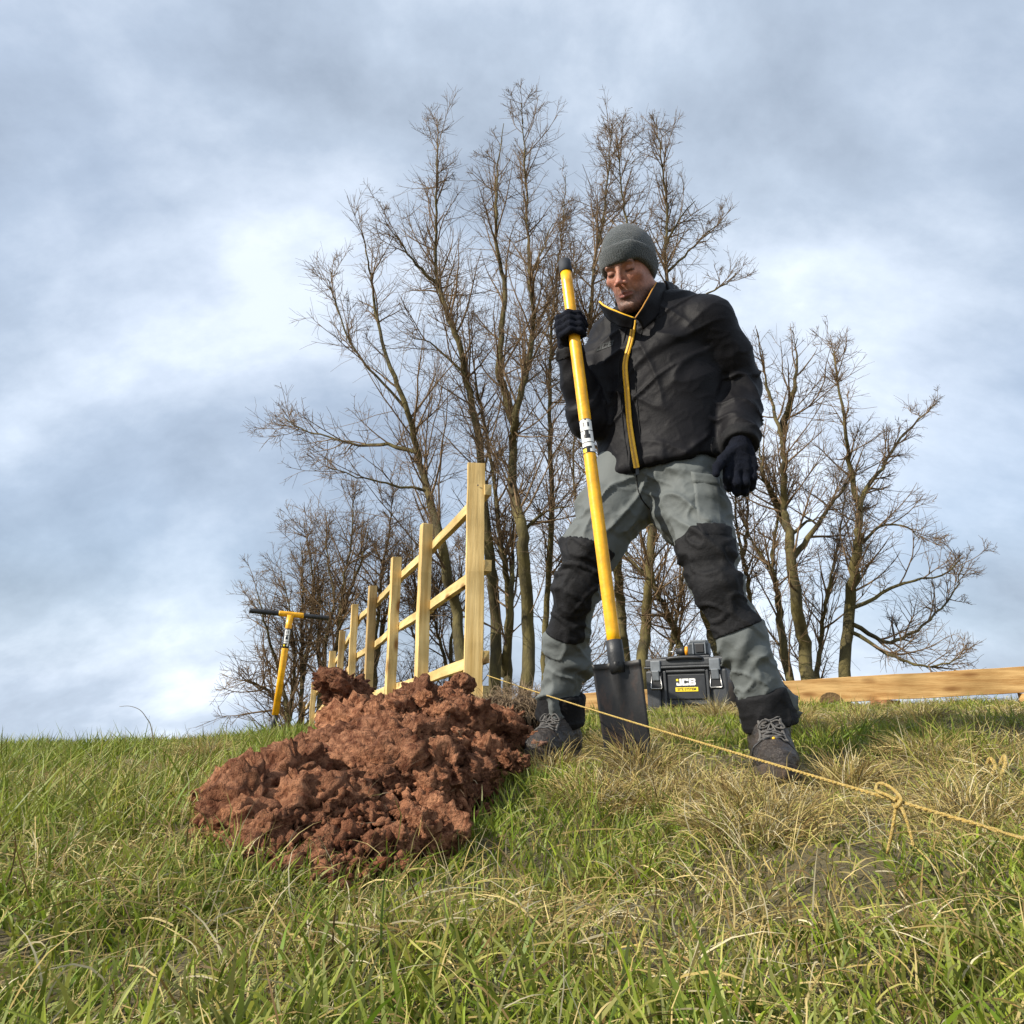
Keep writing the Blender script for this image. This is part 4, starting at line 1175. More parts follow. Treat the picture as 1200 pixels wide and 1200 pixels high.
def build_heap():
    root = empty('soil_heap', (HC[0], HC[1], gz(*HC)), 'heap of crumbly red brown clay soil in front of the fence', 'soil heap')
    xs = np.arange(-0.95, 0.30, 0.0062); ys = np.arange(1.02, 3.15, 0.0068)
    X, Y = np.meshgrid(xs, ys, indexing='ij')
    h = heap_h(X, Y)
    m = np.clip(h / 0.06, 0, 1)
    lump = 0.055 * fbm(X * 7, Y * 7, 0 * X, 2) + 0.042 * (ridge(vnoise(X * 15 + 3, Y * 15, 0 * X + 2)) - 0.4) + 0.026 * (ridge(vnoise(X * 34, Y * 34, 0 * X + 5)) - 0.4) + 0.012 * vnoise(X * 80, Y * 80, 0 * X)
    Z = ground_z(X, Y) - 0.05 * (1 - m) - 0.012 + h + m * lump * 0.8
    XX = X + m * 0.02 * vnoise(X * 18, Y * 18, 0 * X + 31); YY = Y + m * 0.02 * vnoise(X * 18, Y * 18, 0 * X + 47)
    V = np.stack([XX, YY, Z], -1).reshape(-1, 3); nx, ny = X.shape
    i, j = np.meshgrid(np.arange(nx - 1), np.arange(ny - 1), indexing='ij')
    ok = (h[:-1, :-1] > 0.001).ravel() | (h[1:, 1:] > 0.001).ravel()
    b = (i * ny + j).ravel()[ok]
    Q = np.stack([b, b + ny, b + ny + 1, b + 1], -1)
    used = np.unique(Q); mp = np.zeros(len(V), int); mp[used] = np.arange(len(used))
    link('soil_body', mesh_np('soil_body', V[used], mp[Q]), M_SOIL, root)
    kinds = [clod_mesh('clod', 100 + k, 4, 1.15) for k in range(14)]
    def place(name, me, x, y, s, sink=0.25, rot=None, parent=root, dz=0.0):
        o = bpy.data.objects.new(name, me); COL.objects.link(o)
        z = gz(x, y) + float(heap_h(np.array([x]), np.array([y]))[0]) + s * 0.6 * (1 - 2 * sink) + dz
        o.rotation_euler = rot or (random.uniform(-0.6, 0.6), random.uniform(-0.6, 0.6), random.uniform(0, 6.3))
        o.scale = (s * random.uniform(0.85, 1.15), s, s * random.uniform(0.85, 1.15))
        if parent is not None:
            o.parent = parent; o.location = Vector((x, y, z)) - Vector(parent.location)
        else: o.location = (x, y, z)
        return o
    n = 0; pts = []
    while n < 270:
        x, y = random.uniform(-0.9, 0.25), random.uniform(1.1, 2.75)
        hh = float(heap_h(np.array([x]), np.array([y]))[0])
        if hh < 0.012 or (y > 2.3 and random.random() < 0.5): continue
        s = min(0.105, 0.020 + random.gammavariate(1.9, 0.0140))
        if any((x - a) ** 2 + (y - b) ** 2 < (0.75 * (s + r)) ** 2 for a, b, r in pts): 
            if random.random() < 0.8: continue
        pts.append((x, y, s))
        place('clod', kinds[n % 14], x, y, s, sink=random.uniform(0.15, 0.4)); n += 1
    # crumbs too many to pick apart
    bm = bmesh.new(); bmesh.ops.create_icosphere(bm, subdivisions=1, radius=1.0)
    base = np.array([v.co[:] for v in bm.verts]); F = np.array([[v.index for v in f.verts] for f in bm.faces]); bm.free()
    N = 9000; Vs, Fs = [], []
    x = RNG.uniform(-1.0, 0.32, N * 4); y = RNG.uniform(1.0, 2.7, N * 4); hh = heap_h(x, y)
    # some crumbs spill past the edge
    hs = heap_h(x * 0.97 - 0.01, (y - HC[1]) * 0.96 + HC[1])
    k = np.nonzero(hs > 0.004)[0][:N]; x, y, hh = x[k], y[k], hh[k]
    z = ground_z(x, y) + hh + RNG.uniform(0.0, 0.028, len(x))
    s = 0.0025 + RNG.gamma(1.4, 0.0030, len(x))
    for q in range(len(x)):
        B = base * (1 + RNG.normal(0, 0.34, (len(base), 1))) * s[q] * RNG.uniform(0.6, 1.2, 3)
        Vs.append(B + np.array([x[q], y[q], z[q]])); Fs.append(F + q * len(base))
    o = link('soil_crumbs', mesh_np('soil_crumbs', np.concatenate(Vs), None, np.concatenate(Fs)), M_SOIL, root, False)
    tag(o, kind='stuff')
    # root threads and dead stalks lying in the soil
    n = 900
    x = RNG.uniform(-0.85, 0.2, n); y = RNG.uniform(1.2, 2.7, n); hh = heap_h(x, y); k = hh > 0.03
    x, y, hh = x[k], y[k], hh[k]; n = len(x)
    P = np.stack([x, y, ground_z(x, y) + hh + 0.02], -1)
    D = RNG.normal(size=(n, 3)); D[:, 2] = np.abs(D[:, 2]) * 0.7 + 0.1; D /= np.linalg.norm(D, axis=1)[:, None]
    bend = RNG.normal(0, 0.7, (n, 3)); bend[:, 2] -= 0.5
    c = np.array([[0.40, 0.29, 0.17]]) * RNG.uniform(0.4, 1.2, n)[:, None]
    V, Q, T, C = blades(5, P, D, RNG.uniform(0.03, 0.085, n), RNG.uniform(0.0009, 0.0017, n), bend, c, c)
    me = mesh_np('root_threads', V, Q, T); set_col(me, C)
    tag(link('root_threads', me, mat('root_thread', attr=True, rough=0.8), root), kind='stuff')
    # single big clods that can be lifted off
    def big(name, px, py, Y, s, label, cat, seed, m=None, rough=1.2, rot=(0.1, 0.1, 0.4), scl=(1, 1, 1)):
        c = W(px, py, Y)
        me = clod_mesh(name, seed, 5, rough, m)
        o = bpy.data.objects.new(name, me); COL.objects.link(o); o.location = c; o.rotation_euler = rot; o.scale = tuple(s * q for q in scl)
        tag(o, label, cat)
        return o
    big('soil_clod', 403, 809, 2.18, 0.082, 'biggest dark red clod perched on top of the soil heap', 'clod', 504, scl=(1.08, 1, 1.12), rough=1.1)
    big('soil_clod', 268, 914, 1.72, 0.062, 'dark clod lying alone at the left foot of the soil heap', 'clod', 512, scl=(1.0, 0.9, 0.95))
    big('clay_lump', 338, 966, 1.38, 0.060, 'smooth pale red clay lump at the front of the heap', 'clay lump', 520, M_ROCK, 0.45, (0.3, 0.2, 0.7), (1.0, 0.9, 1.0))
    big('clay_lump', 293, 972, 1.36, 0.050, 'flat pale red clay lump left of the smooth one', 'clay lump', 523, M_ROCK, 0.4, (0.1, -0.35, 0.2), (1.15, 0.9, 0.75))
    big('soil_clod', 252, 941, 1.58, 0.045, 'small clod in the grass just below the lone left clod', 'clod', 531)
    big('soil_clod', 318, 905, 1.75, 0.058, 'crumbling clod at the left slope of the heap beside the dark one', 'clod', 533, rough=1.3)
    big('soil_clod', 603, 893, 1.78, 0.036, 'dark red clod at the right foot of the heap by the grass', 'clod', 537)
    # turf sod with dead roots by the post
    c = W(612, 838, 2.62)
    rt = empty('turf_sod', (c.x, c.y, gz(c.x, c.y)), 'upturned sod with matted dead grass between the heap and the far boot', 'turf')
    me = clod_mesh('sod_soil', 560, 5, 1.0, mat('grey_brown_sod', (0.085, 0.055, 0.034), 0.95, base2=(0.19, 0.13, 0.085), vscale=30, bump=2.5, bscale=80))
    o = bpy.data.objects.new('sod_soil', me); COL.objects.link(o); o.parent = rt; o.location = c - Vector(rt.location); o.scale = (0.17, 0.13, 0.088); o.rotation_euler = (0, 0.05, 0.2)
    n = 2600
    th = RNG.uniform(0, 2 * np.pi, n); ph = np.arccos(RNG.uniform(-0.1, 1, n))
    N3 = np.stack([np.sin(ph) * np.cos(th), np.sin(ph) * np.sin(th), np.cos(ph)], -1)
    P = np.array(c) + N3 * np.array([0.165, 0.125, 0.080])
    D = N3 * 0.6 + RNG.normal(0, 0.5, (n, 3)); D /= np.linalg.norm(D, axis=1)[:, None]
    bend = RNG.normal(0, 0.4, (n, 3)); bend[:, 2] -= 0.7
    c3 = np.array([[0.27, 0.19, 0.11]]) * RNG.uniform(0.35, 1.35, n)[:, None]
    V, Q, T, C = blades(5, P, D, RNG.uniform(0.04, 0.10, n), RNG.uniform(0.0010, 0.0019, n), bend, c3, c3)
    me = mesh_np('dead_grass', V, Q, T); set_col(me, C)
    tag(link('dead_grass', me, mat('dead_grass', attr=True, rough=0.8), rt), kind='stuff')
build_heap()
# ---------------------------------------------------------------- the man
M_JACKET = mat('black_shell_fabric', (0.0060, 0.0057, 0.0070), 0.58, var=0.25, vscale=7, bump=0.14, bscale=70, spec=0.13)
M_TROUS = mat('grey_work_cloth', (0.104, 0.115, 0.112), 0.72, var=0.05, vscale=9, bump=0.14, bscale=120, spec=0.3)
M_PATCH = mat('black_reinforcement_cloth', (0.0085, 0.0085, 0.0095), 0.72, var=0.25, vscale=14, bump=0.3, bscale=90, spec=0.2)
M_GLOVE = mat('dark_knit_glove', (0.0045, 0.006, 0.012), 0.85, var=0.3, vscale=40, bump=0.6, bscale=320, spec=0.15)
M_BEANIE = mat('grey_knit_wool', (0.034, 0.046, 0.050), 0.92, var=0.22, vscale=60, bump=0.9, bscale=300, sheen=0.4)
M_SKIN = mat('skin', attr=True, rough=0.50, var=0.16, vscale=110, bump=0.30, bscale=300, sss=0.10, spec=0.45)
M_BOOT = mat('worn_black_leather', (0.014, 0.012, 0.011), 0.42, base2=(0.048, 0.036, 0.028), vscale=22, bump=0.8, bscale=95)
M_SOLE = mat('boot_rubber', (0.030, 0.025, 0.021), 0.8, base2=(0.085, 0.055, 0.035), vscale=30, bump=0.6, bscale=80)
M_LACE = mat('grey_lace', (0.085, 0.08, 0.075), 0.8, var=0.3, vscale=200)
M_ZIP = mat('yellow_zip', (0.80, 0.43, 0.010), 0.5, var=0.12, vscale=60)
M_LINING = mat('grey_fleece', (0.17, 0.17, 0.175), 0.95, var=0.5, vscale=90, bump=1.0, bscale=200)

BY = math.radians(33)
FB = np.array([-math.sin(BY), -math.cos(BY), 0.0]); LB = np.array([math.cos(BY), -math.sin(BY), 0.0])
def A3(v): return np.array(tuple(v), float)
R_SH, R_EL, R_WR = W(711, 398, 2.13), W(689, 492, 2.06), W(667, 408, 1.965)
L_SH, L_EL, L_WR = W(829, 379, 1.93), W(866, 456, 2.00), W(868, 520, 1.885)
R_LEG = [W(735, 552, 2.12), W(718, 600, 2.11), W(693, 645, 2.09), W(677, 690, 2.085), W(667, 740, 2.16), W(661, 790, 2.235), W(657, 832, 2.27)]
L_LEG = [W(803, 548, 2.05), W(812, 600, 2.00), W(828, 645, 1.93), W(842, 690, 1.885), W(867, 745, 1.89), W(886, 795, 1.905), W(899, 836, 1.915)]
HEAD_C = W(739, 319, 1.945)
R_FOOT = (W(655, 868, 2.27), W(622, 876, 2.08))       # ankle ground point, toe
L_FOOT = (W(897, 872, 1.945), W(905, 897, 1.78))
man = empty('person', (0.45, 2.08, 0.10), 'man in black jacket, grey work trousers and beanie holding a spade', 'person')

def limb(x, y, z, pts, rad, k=0.02):
    d = None
    for i in range(len(pts) - 1):
        c = rcone(x, y, z, pts[i], pts[i + 1], rad[i], rad[i + 1])
        d = c if d is None else smin(d, c, k)
    return d
def lim_coord(V, pts):
    """distance along a poly-line and distance from it, for each vertex"""
    best = np.full(len(V), 1e9); s_out = np.zeros(len(V)); acc = 0.0
    for i in range(len(pts) - 1):
        a, b = A3(pts[i]), A3(pts[i + 1]); ab = b - a; L = np.linalg.norm(ab)
        t = np.clip(((V - a) @ ab) / L ** 2, 0, 1)
        d = np.linalg.norm(V - a - t[:, None] * ab, axis=1)
        m = d < best; best[m] = d[m]; s_out[m] = acc + t[m] * L; acc += L
    return s_out, best, acc
def creases(V, sc, seed, stretch=(1, 1, 1), tilt=None, warp=0.45):
    P = V.copy()
    if tilt is not None: P = P @ tilt
    P = P * np.array(stretch) * sc + seed
    wv = warp * np.stack([vnoise(P[:, 0] * .6, P[:, 1] * .6, P[:, 2] * .6 + 9), vnoise(P[:, 0] * .6 + 7, P[:, 1] * .6, P[:, 2] * .6), vnoise(P[:, 0] * .6, P[:, 1] * .6 + 3, P[:, 2] * .6)], -1)
    P = P + wv
    return ridge(vnoise(P[:, 0], P[:, 1], P[:, 2]))
def rot_about(axis, ang):
    return np.array(Matrix.Rotation(ang, 3, Vector(axis)))

# ---- head and body (one continuous skin surface)
HY, HPIT, HROLL = math.radians(38), math.radians(33), math.radians(-4)
hf = Vector((-math.sin(HY) * math.cos(HPIT), -math.cos(HY) * math.cos(HPIT), -math.sin(HPIT)))
hx = hf.cross(Vector((0, 0, 1))).normalized(); hu = hx.cross(hf).normalized()      # hx = his right
if hu.z < 0: hu = -hu
qr = Matrix.Rotation(HROLL, 3, hf); hx = qr @ hx; hu = qr @ hu
HM = np.array([A3(hx), A3(hf), A3(hu)])              # world -> head coordinates
HC3 = A3(HEAD_C)
HS = 1.0
def to_head(x, y, z):
    dx, dy, dz = (x - HC3[0]) / HS, (y - HC3[1]) / HS, (z - HC3[2]) / HS
    return tuple(HM[i, 0] * dx + HM[i, 1] * dy + HM[i, 2] * dz for i in range(3))
def from_head(p): return HC3 + HM.T @ (np.array(p, float) * HS)
def head_sdf(x, y, z):
    d = ellip(x, y, z, (0, -0.014, 0.036), (0.075, 0.096, 0.090))
    d = smin(d, ellip(x, y, z, (0, 0.028, -0.035), (0.056, 0.066, 0.082)), 0.03)
    d = smin(d, rcone(x, y, z, (-0.012, 0.072, -0.104), (0.012, 0.072, -0.104), 0.019, 0.019), 0.03)
    for s in (-1, 1):
        d = smin(d, rcone(x, y, z, (s * 0.050, 0.0, -0.062), (s * 0.018, 0.062, -0.100), 0.020, 0.017), 0.025)
        d = smin(d, ellip(x, y, z, (s * 0.043, 0.060, -0.014), (0.018, 0.019, 0.014)), 0.025)
    d = smin(d, rcone(x, y, z, (-0.036, 0.080, 0.027), (0.036, 0.080, 0.027), 0.0125, 0.0125), 0.014)
    for s in (-1, 1):
        d = smax(d, -ellip(x, y, z, (s * 0.031, 0.101, 0.009), (0.018, 0.017, 0.0125)), 0.012)
        d = smin(d, ellip(x, y, z, (s * 0.0315, 0.0775, 0.008), (0.0145, 0.0125, 0.0125)), 0.004)
    d = smin(d, rcone(x, y, z, (0, 0.088, 0.022), (0, 0.112, -0.022), 0.0062, 0.0088), 0.012)
    d = smin(d, ellip(x, y, z, (0, 0.116, -0.026), (0.0108, 0.0112, 0.0098)), 0.006)
    for s in (-1, 1):
        d = smin(d, ellip(x, y, z, (s * 0.0135, 0.103, -0.030), (0.0085, 0.010, 0.0075)), 0.005)
        d = smax(d, -ellip(x, y, z, (s * 0.007, 0.107, -0.0385), (0.0042, 0.006, 0.0045)), 0.002)
    # lips
    d = smin(d, rcone(x, y, z, (-0.025, 0.0810, -0.0625), (0, 0.0925, -0.0590), 0.0032, 0.0050), 0.007)
    d = smin(d, rcone(x, y, z, (0.025, 0.0810, -0.0625), (0, 0.0925, -0.0590), 0.0032, 0.0050), 0.007)
    d = smin(d, rcone(x, y, z, (-0.019, 0.0835, -0.0695), (0, 0.0895, -0.0710), 0.0042, 0.0060), 0.007)
    d = smin(d, rcone(x, y, z, (0.019, 0.0835, -0.0695), (0, 0.0895, -0.0710), 0.0042, 0.0060), 0.007)
    d = smax(d, -rcone(x, y, z, (-0.027, 0.0855, -0.0655), (0, 0.0985, -0.0648), 0.0014, 0.0024), 0.003)
    d = smax(d, -rcone(x, y, z, (0.027, 0.0855, -0.0655), (0, 0.0985, -0.0648), 0.0014, 0.0024), 0.003)
    d = smax(d, -rcone(x, y, z, (-0.02, 0.094, -0.0845), (0.02, 0.094, -0.0845), 0.005, 0.005), 0.010)
    for s in (-1, 1):      # fold from nose to mouth, ear
        d = smax(d, -rcone(x, y, z, (s * 0.021, 0.097, -0.030), (s * 0.031, 0.083, -0.062), 0.0022, 0.0022), 0.006)
        d = smin(d, ellip(x, y, z, (s * 0.072, -0.012, 0.002), (0.008, 0.015, 0.022)), 0.006)
    return d
NECK0, NECK1 = from_head((0, -0.030, -0.06)), A3(W(768, 366, 2.06))
def body_sdf(x, y, z):
    hx_, hy_, hz_ = to_head(x, y, z)
    d = head_sdf(hx_, hy_, hz_) * HS
    d = smin(d, rcone(x, y, z, NECK0, NECK1, 0.054, 0.062), 0.03)
    tor = [NECK1, A3(W(770, 440, 2.07)), A3(W(772, 550, 2.09))]
    d = smin(d, limb(x, y, z, tor, [0.085, 0.115, 0.115], 0.05), 0.04)
    d = smin(d, limb(x, y, z, [R_SH, R_EL, R_WR], [0.05, 0.038, 0.026], 0.02), 0.04)
    d = smin(d, limb(x, y, z, [L_SH, L_EL, L_WR], [0.05, 0.038, 0.026], 0.02), 0.04)
    d = smin(d, limb(x, y, z, R_LEG, [0.08, 0.072, 0.062, 0.052, 0.05, 0.042, 0.038], 0.02), 0.04)
    d = smin(d, limb(x, y, z, L_LEG, [0.08, 0.072, 0.062, 0.052, 0.05, 0.042, 0.038], 0.02), 0.04)
    return d
def axis_mix(lo, hi, a, b, f, c):
    out = list(np.arange(lo, a, c)) + list(np.arange(a, b, f)) + list(np.arange(b, hi, c))
    return np.array(out, dtype=np.float32)
def build_body():
    f = 0.0031
    xs = axis_mix(0.0, 0.95, HC3[0] - 0.12, HC3[0] + 0.12, f, 0.016)
    ys = axis_mix(1.70, 2.45, HC3[1] - 0.135, HC3[1] + 0.125, f, 0.016)
    zs = axis_mix(0.12, 1.86, HC3[2] - 0.165, HC3[2] + 0.15, f, 0.016)
    V, Q = sdf_nets(body_sdf, None, None, (xs, ys, zs), 0)
    hp = (V - HC3) @ HM.T / HS
    C = np.tile(np.array([0.36, 0.165, 0.105]), (len(V), 1))
    def blend(c, w):
        nonlocal C
        w = np.clip(w, 0, 1)[:, None]; C = C * (1 - w) + np.array(c) * w
    x, y, z = hp.T
    stub = np.clip((0.005 - np.abs(x) * 0.2 - (z + 0.045)) / 0.02, 0, 1) * np.clip((y + 0.01) / 0.03, 0, 1) * (z > -0.2)
    blend((0.085, 0.050, 0.038), stub * (0.66 + 0.25 * vnoise(x * 300, y * 300, z * 300)))
    blend((0.48, 0.18, 0.12), np.exp(-((np.abs(x) - 0.04) ** 2 / 0.0005 + (z + 0.022) ** 2 / 0.0005)) * (y > 0.02) * 0.55)
    blend((0.46, 0.16, 0.11), np.exp(-(x ** 2 / 0.0003 + (z + 0.028) ** 2 / 0.0003)) * (y > 0.09) * 0.6)
    blend((0.30, 0.105, 0.085), ((np.abs(x) < 0.025) & (np.abs(z + 0.0655) < 0.010 - 0.28 * np.abs(x)) & (y > 0.07)) * 0.8)
    lash = (np.abs(np.abs(x) - 0.0315) < 0.014) & (np.abs(z - 0.0012) < 0.0030) & (y > 0.07)
    blend((0.05, 0.03, 0.025), lash * 0.85)
    blend((0.25, 0.11, 0.08), np.exp(-((np.abs(x) - 0.031) ** 2 / 0.0003 + (z - 0.010) ** 2 / 0.00012)) * (y > 0.05) * 0.3)
    bz = 0.0265 + 0.004 * np.sin((np.abs(x) - 0.014) / 0.034 * 2.2) - 0.003 * (np.abs(x) - 0.014) / 0.034
    brow = np.exp(-((z - bz) / 0.0035) ** 2) * (np.abs(x) > 0.011) * (np.abs(x) < 0.05) * (y > 0.05)
    blend((0.045, 0.028, 0.02), brow * (0.75 + 0.3 * vnoise(x * 500, y * 200, z * 300)))
    me = mesh_np('body', V, Q); set_col(me, C)
    o = link('body', me, M_SKIN, man)
build_body()

# ---- beanie
def build_beanie():
    def brim_z(x, y): return 0.0285 - 0.085 * np.clip((0.070 - y) / 0.125, 0, 1.1)
    def shell(x, y, z, grow):
        d = ellip(x, y, z, (0, -0.013, 0.044), (0.085 + grow, 0.1095 + grow, 0.108 + grow))
        return d
    def cap(wx, wy, wz):
        x, y, z = to_head(wx, wy, wz)
        d = shell(x, y, z, 0.0)
        return smax(d, brim_z(x, y) + 0.012 - z, 0.006) * HS
    def fold(wx, wy, wz):
        x, y, z = to_head(wx, wy, wz)
        d = shell(x, y, z, 0.0065)
        zb = brim_z(x, y)
        d = smax(d, zb - z, 0.010)
        d = smax(d, z - zb - 0.064, 0.010)
        return smax(d, -(ellip(x, y, z, (0, -0.016, 0.044), (0.079, 0.101, 0.100))), 0.003) * HS
    lo, hi = HC3 - 0.17, HC3 + 0.17
    V, Q = sdf_nets(cap, lo, hi, 0.0042, 2)
    N = vnormals(V, Q); hp = (V - HC3) @ HM.T
    an = np.arctan2(hp[:, 0], hp[:, 1])
    V = V + N * (0.0008 * creases(V, 28, 3.0) + 0.0035 * vnoise(V[:, 0] * 14, V[:, 1] * 14, V[:, 2] * 14))[:, None]
    cp = link('beanie', mesh_np('beanie', V, Q), M_BEANIE, man)
    V, Q = sdf_nets(fold, lo, hi, 0.0038, 2)
    N = vnormals(V, Q); hp = (V - HC3) @ HM.T; an = np.arctan2(hp[:, 0], hp[:, 1])
    V = V + N * (0.0011 * np.sin(an * 75) + 0.0028 * vnoise(V[:, 0] * 18 + 5, V[:, 1] * 18, V[:, 2] * 18))[:, None]
    link('turn_up', mesh_np('turn_up', V, Q), M_BEANIE, cp)
build_beanie()

# ---- jacket
CLZ = [0.90, 1.05, 1.20, 1.32, 1.42, 1.50, 1.55]
def jc(px, py, Y): return W(px, py, Y)
_cx = [W(779, 560, 2.08), W(776, 520, 2.08), W(772, 470, 2.07), W(769, 425, 2.06), W(767, 392, 2.05), W(764, 368, 2.05), W(763, 355, 2.05)]
_cz = [p.z for p in _cx]
def torso_c(z): return np.interp(z, _cz, [p.x for p in _cx]), np.interp(z, _cz, [p.y for p in _cx])
JA = [0.200, 0.203, 0.212, 0.212, 0.190, 0.130, 0.085]; JB = [0.148, 0.148, 0.152, 0.148, 0.128, 0.095, 0.075]
HEM_A, HEM_B = W(703, 560, 2.0), W(850, 546, 2.0)
def hem_z(x): return np.interp(x, [HEM_A.x, HEM_B.x], [HEM_A.z + 0.012, HEM_B.z + 0.012])
R_ARM = [R_SH, A3(R_SH) * 0.5 + A3(R_EL) * 0.5, R_EL, A3(R_EL) * 0.5 + A3(R_WR) * 0.5 + np.array([-0.004, 0, 0]), A3(R_WR)]
L_ARM = [L_SH, A3(L_SH) * 0.5 + A3(L_EL) * 0.5 + np.array([0.008, 0, 0]), L_EL, A3(L_EL) * 0.45 + A3(L_WR) * 0.55, L_WR]
def jacket_sdf(x, y, z):
    cx, cy = torso_c(z); a = np.interp(z, _cz, JA); b = np.interp(z, _cz, JB)
    u = (x - cx) * LB[0] + (y - cy) * LB[1]; w = (x - cx) * FB[0] + (y - cy) * FB[1]
    k = (np.abs(u / a) ** 2.4 + np.abs(w / b) ** 2.4) ** (1 / 2.4)
    d = (k - 1) * np.minimum(a, b) * 0.9
    d = smax(d, z - (_cz[-1] - 0.015), 0.03)
    # shoulders: sloping yoke
    n1 = A3(W(764, 368, 2.05))
    d = smin(d, rcone(x, y, z, n1, A3(L_SH) + np.array([-0.012, 0.01, 0.0]), 0.070, 0.080), 0.05)
    d = smin(d, rcone(x, y, z, n1, A3(R_SH) + np.array([0.012, -0.01, 0.0]), 0.070, 0.074), 0.05)
    arms = smin(limb(x, y, z, R_ARM, [0.080, 0.069, 0.060, 0.050, 0.044], 0.03), 9e9 * 0 + 1e3, 0.01)
    armL = limb(x, y, z, L_ARM, [0.082, 0.074, 0.066, 0.059, 0.052], 0.03)
    # cuffs end flat
    for (q, dirv) in (((R_WR), A3(R_WR) - A3(R_EL)),):
        dv = dirv / np.linalg.norm(dirv); arms = smax(arms, (x - q[0]) * dv[0] + (y - q[1]) * dv[1] + (z - q[2]) * dv[2] - 0.004, 0.006)
    dv = A3(L_WR) - A3(L_EL); dv /= np.linalg.norm(dv)
    armL = smax(armL, (x - L_WR[0]) * dv[0] + (y - L_WR[1]) * dv[1] + (z - L_WR[2]) * dv[2] - 0.006, 0.006)
    # belly fullness over the hem
    d = smax(d, hem_z(x) - z, 0.012)
    d = smin(d, arms, 0.030); d = smin(d, armL, 0.030)
    return d
JV = JQ = None
def build_jacket():
    global JV, JQ
    V, Q = sdf_nets(jacket_sdf, (0.08, 1.74, 0.90), (0.86, 2.36, 1.60), 0.0048, 2)
    N = vnormals(V, Q)
    d = np.zeros(len(V))
    sR, dR, LR = lim_coord(V, R_ARM); sL, dL, LL = lim_coord(V, L_ARM)
    cx, cy = torso_c(V[:, 2]); u = (V[:, 0] - cx) * LB[0] + (V[:, 1] - cy) * LB[1]
    onL = np.clip((0.10 - dL) / 0.02, 0, 1) * (u > 0.15); onR = np.clip((0.095 - dR) / 0.02, 0, 1) * (u < -0.12)
    arm = np.maximum(onL, onR)
    tor = 1 - arm
    T1 = rot_about(FB, 0.55); T2 = rot_about(FB, -0.7)
    d += tor * (0.0085 * (creases(V, 4.4, 11.0, (0.7, 0.7, 2.4), T1, 1.0) ** 2.5 - 0.14))
    d += tor * 0.006 * vnoise(V[:, 0] * 7, V[:, 1] * 7, V[:, 2] * 5)
    d += tor * (0.0050 * (creases(V, 4.0, 31.0, (0.8, 0.8, 1.9), T2, 1.1) ** 2.5 - 0.12))
    d += tor * 0.0016 * (creases(V, 20, 5.0, (1, 1, 2.2), T1) ** 2 - 0.15)
    # gathered hem
    hz = np.clip((0.07 - (V[:, 2] - hem_z(V[:, 0]))) / 0.07, 0, 1)
    an = np.arctan2(u, 1e-3 + (V[:, 0] - cx) * FB[0] + (V[:, 1] - cy) * FB[1])
    d += tor * hz * 0.006 * vnoise(an * 9, V[:, 2] * 10, 0 * an)
    # sleeves: ring folds bunched at the elbow and above the cuff
    for s_, on, L_, sd in ((sL, onL, LL, 2.0), (sR, onR, LR, 7.0)):
        bun = 0.45 + 0.9 * np.exp(-((s_ - 0.50 * L_) / 0.10) ** 2) + 0.5 * np.exp(-((s_ - 0.86 * L_) / 0.06) ** 2)
        ph = s_ / 0.052 + 1.3 * vnoise(V[:, 0] * 9 + sd, V[:, 1] * 9, V[:, 2] * 9)
        d += on * bun * (0.0100 * (ridge(vnoise(ph, V[:, 0] * 5 + sd, V[:, 1] * 5)) ** 2 - 0.2))
        d += on * 0.0022 * (creases(V, 20, sd) ** 2 - 0.2)
    V = V + N * d[:, None]
    V = laplace(V, Q, 0.35)
    JV, JQ = V, Q
    return link('jacket', mesh_np('jacket', V, Q), M_JACKET, man)
jacket = build_jacket()
JB_TREE = BVHTree.FromPolygons(JV.tolist(), JQ.tolist())
CAMP = Vector((0, 0, CAM_Z))
def on_jacket(px, py, lift=0.0):
    d = (W(px, py, 2.0) - CAMP).normalized()
    loc, n, i, t = JB_TREE.ray_cast(CAMP, d)
    if loc is None: loc, n, i, t = JB_TREE.find_nearest(W(px, py, 1.95))
    return loc + n * lift, n
def ribbon(name, path, half, lift, thick, m, parent, closed_top=True):
    """a tape laid on the jacket along a traced path"""
    C = [on_jacket(px, py) for px, py in path]
    P = np.array([A3(c[0]) for c in C]); Nn = np.array([A3(c[1]) for c in C])
    for _ in range(45):
        P[1:-1] = 0.5 * P[1:-1] + 0.25 * (P[:-2] + P[2:]); Nn[1:-1] = 0.5 * Nn[1:-1] + 0.25 * (Nn[:-2] + Nn[2:])
    Nn = unit(Nn); T = unit(np.gradient(P, axis=0)); Sd = unit(np.cross(T, Nn))
    prof = [(-1, 0), (-1, 0.6), (-0.7, 1), (0.7, 1), (1, 0.6), (1, 0)]
    rows = np.stack([P + Sd * (a * half) + Nn * (lift + b * thick) for a, b in prof], 1)
    n, k = len(P), len(prof); Vv = rows.reshape(-1, 3)
    Qv = np.array([[i * k + j, i * k + j + 1, (i + 1) * k + j + 1, (i + 1) * k + j] for i in range(n - 1) for j in range(k - 1)])
    return link(name, mesh_np(name, Vv, Qv), m, parent)
def interp_path(pts, n):
    pts = np.array(pts, float); C = catmull(np.c_[pts, np.zeros(len(pts))], 12)[:, :2]
    s = np.concatenate([[0], np.cumsum(np.linalg.norm(np.diff(C, axis=0), axis=1))])
    q = np.linspace(0, s[-1], n); return np.c_[np.interp(q, s, C[:, 0]), np.interp(q, s, C[:, 1])]
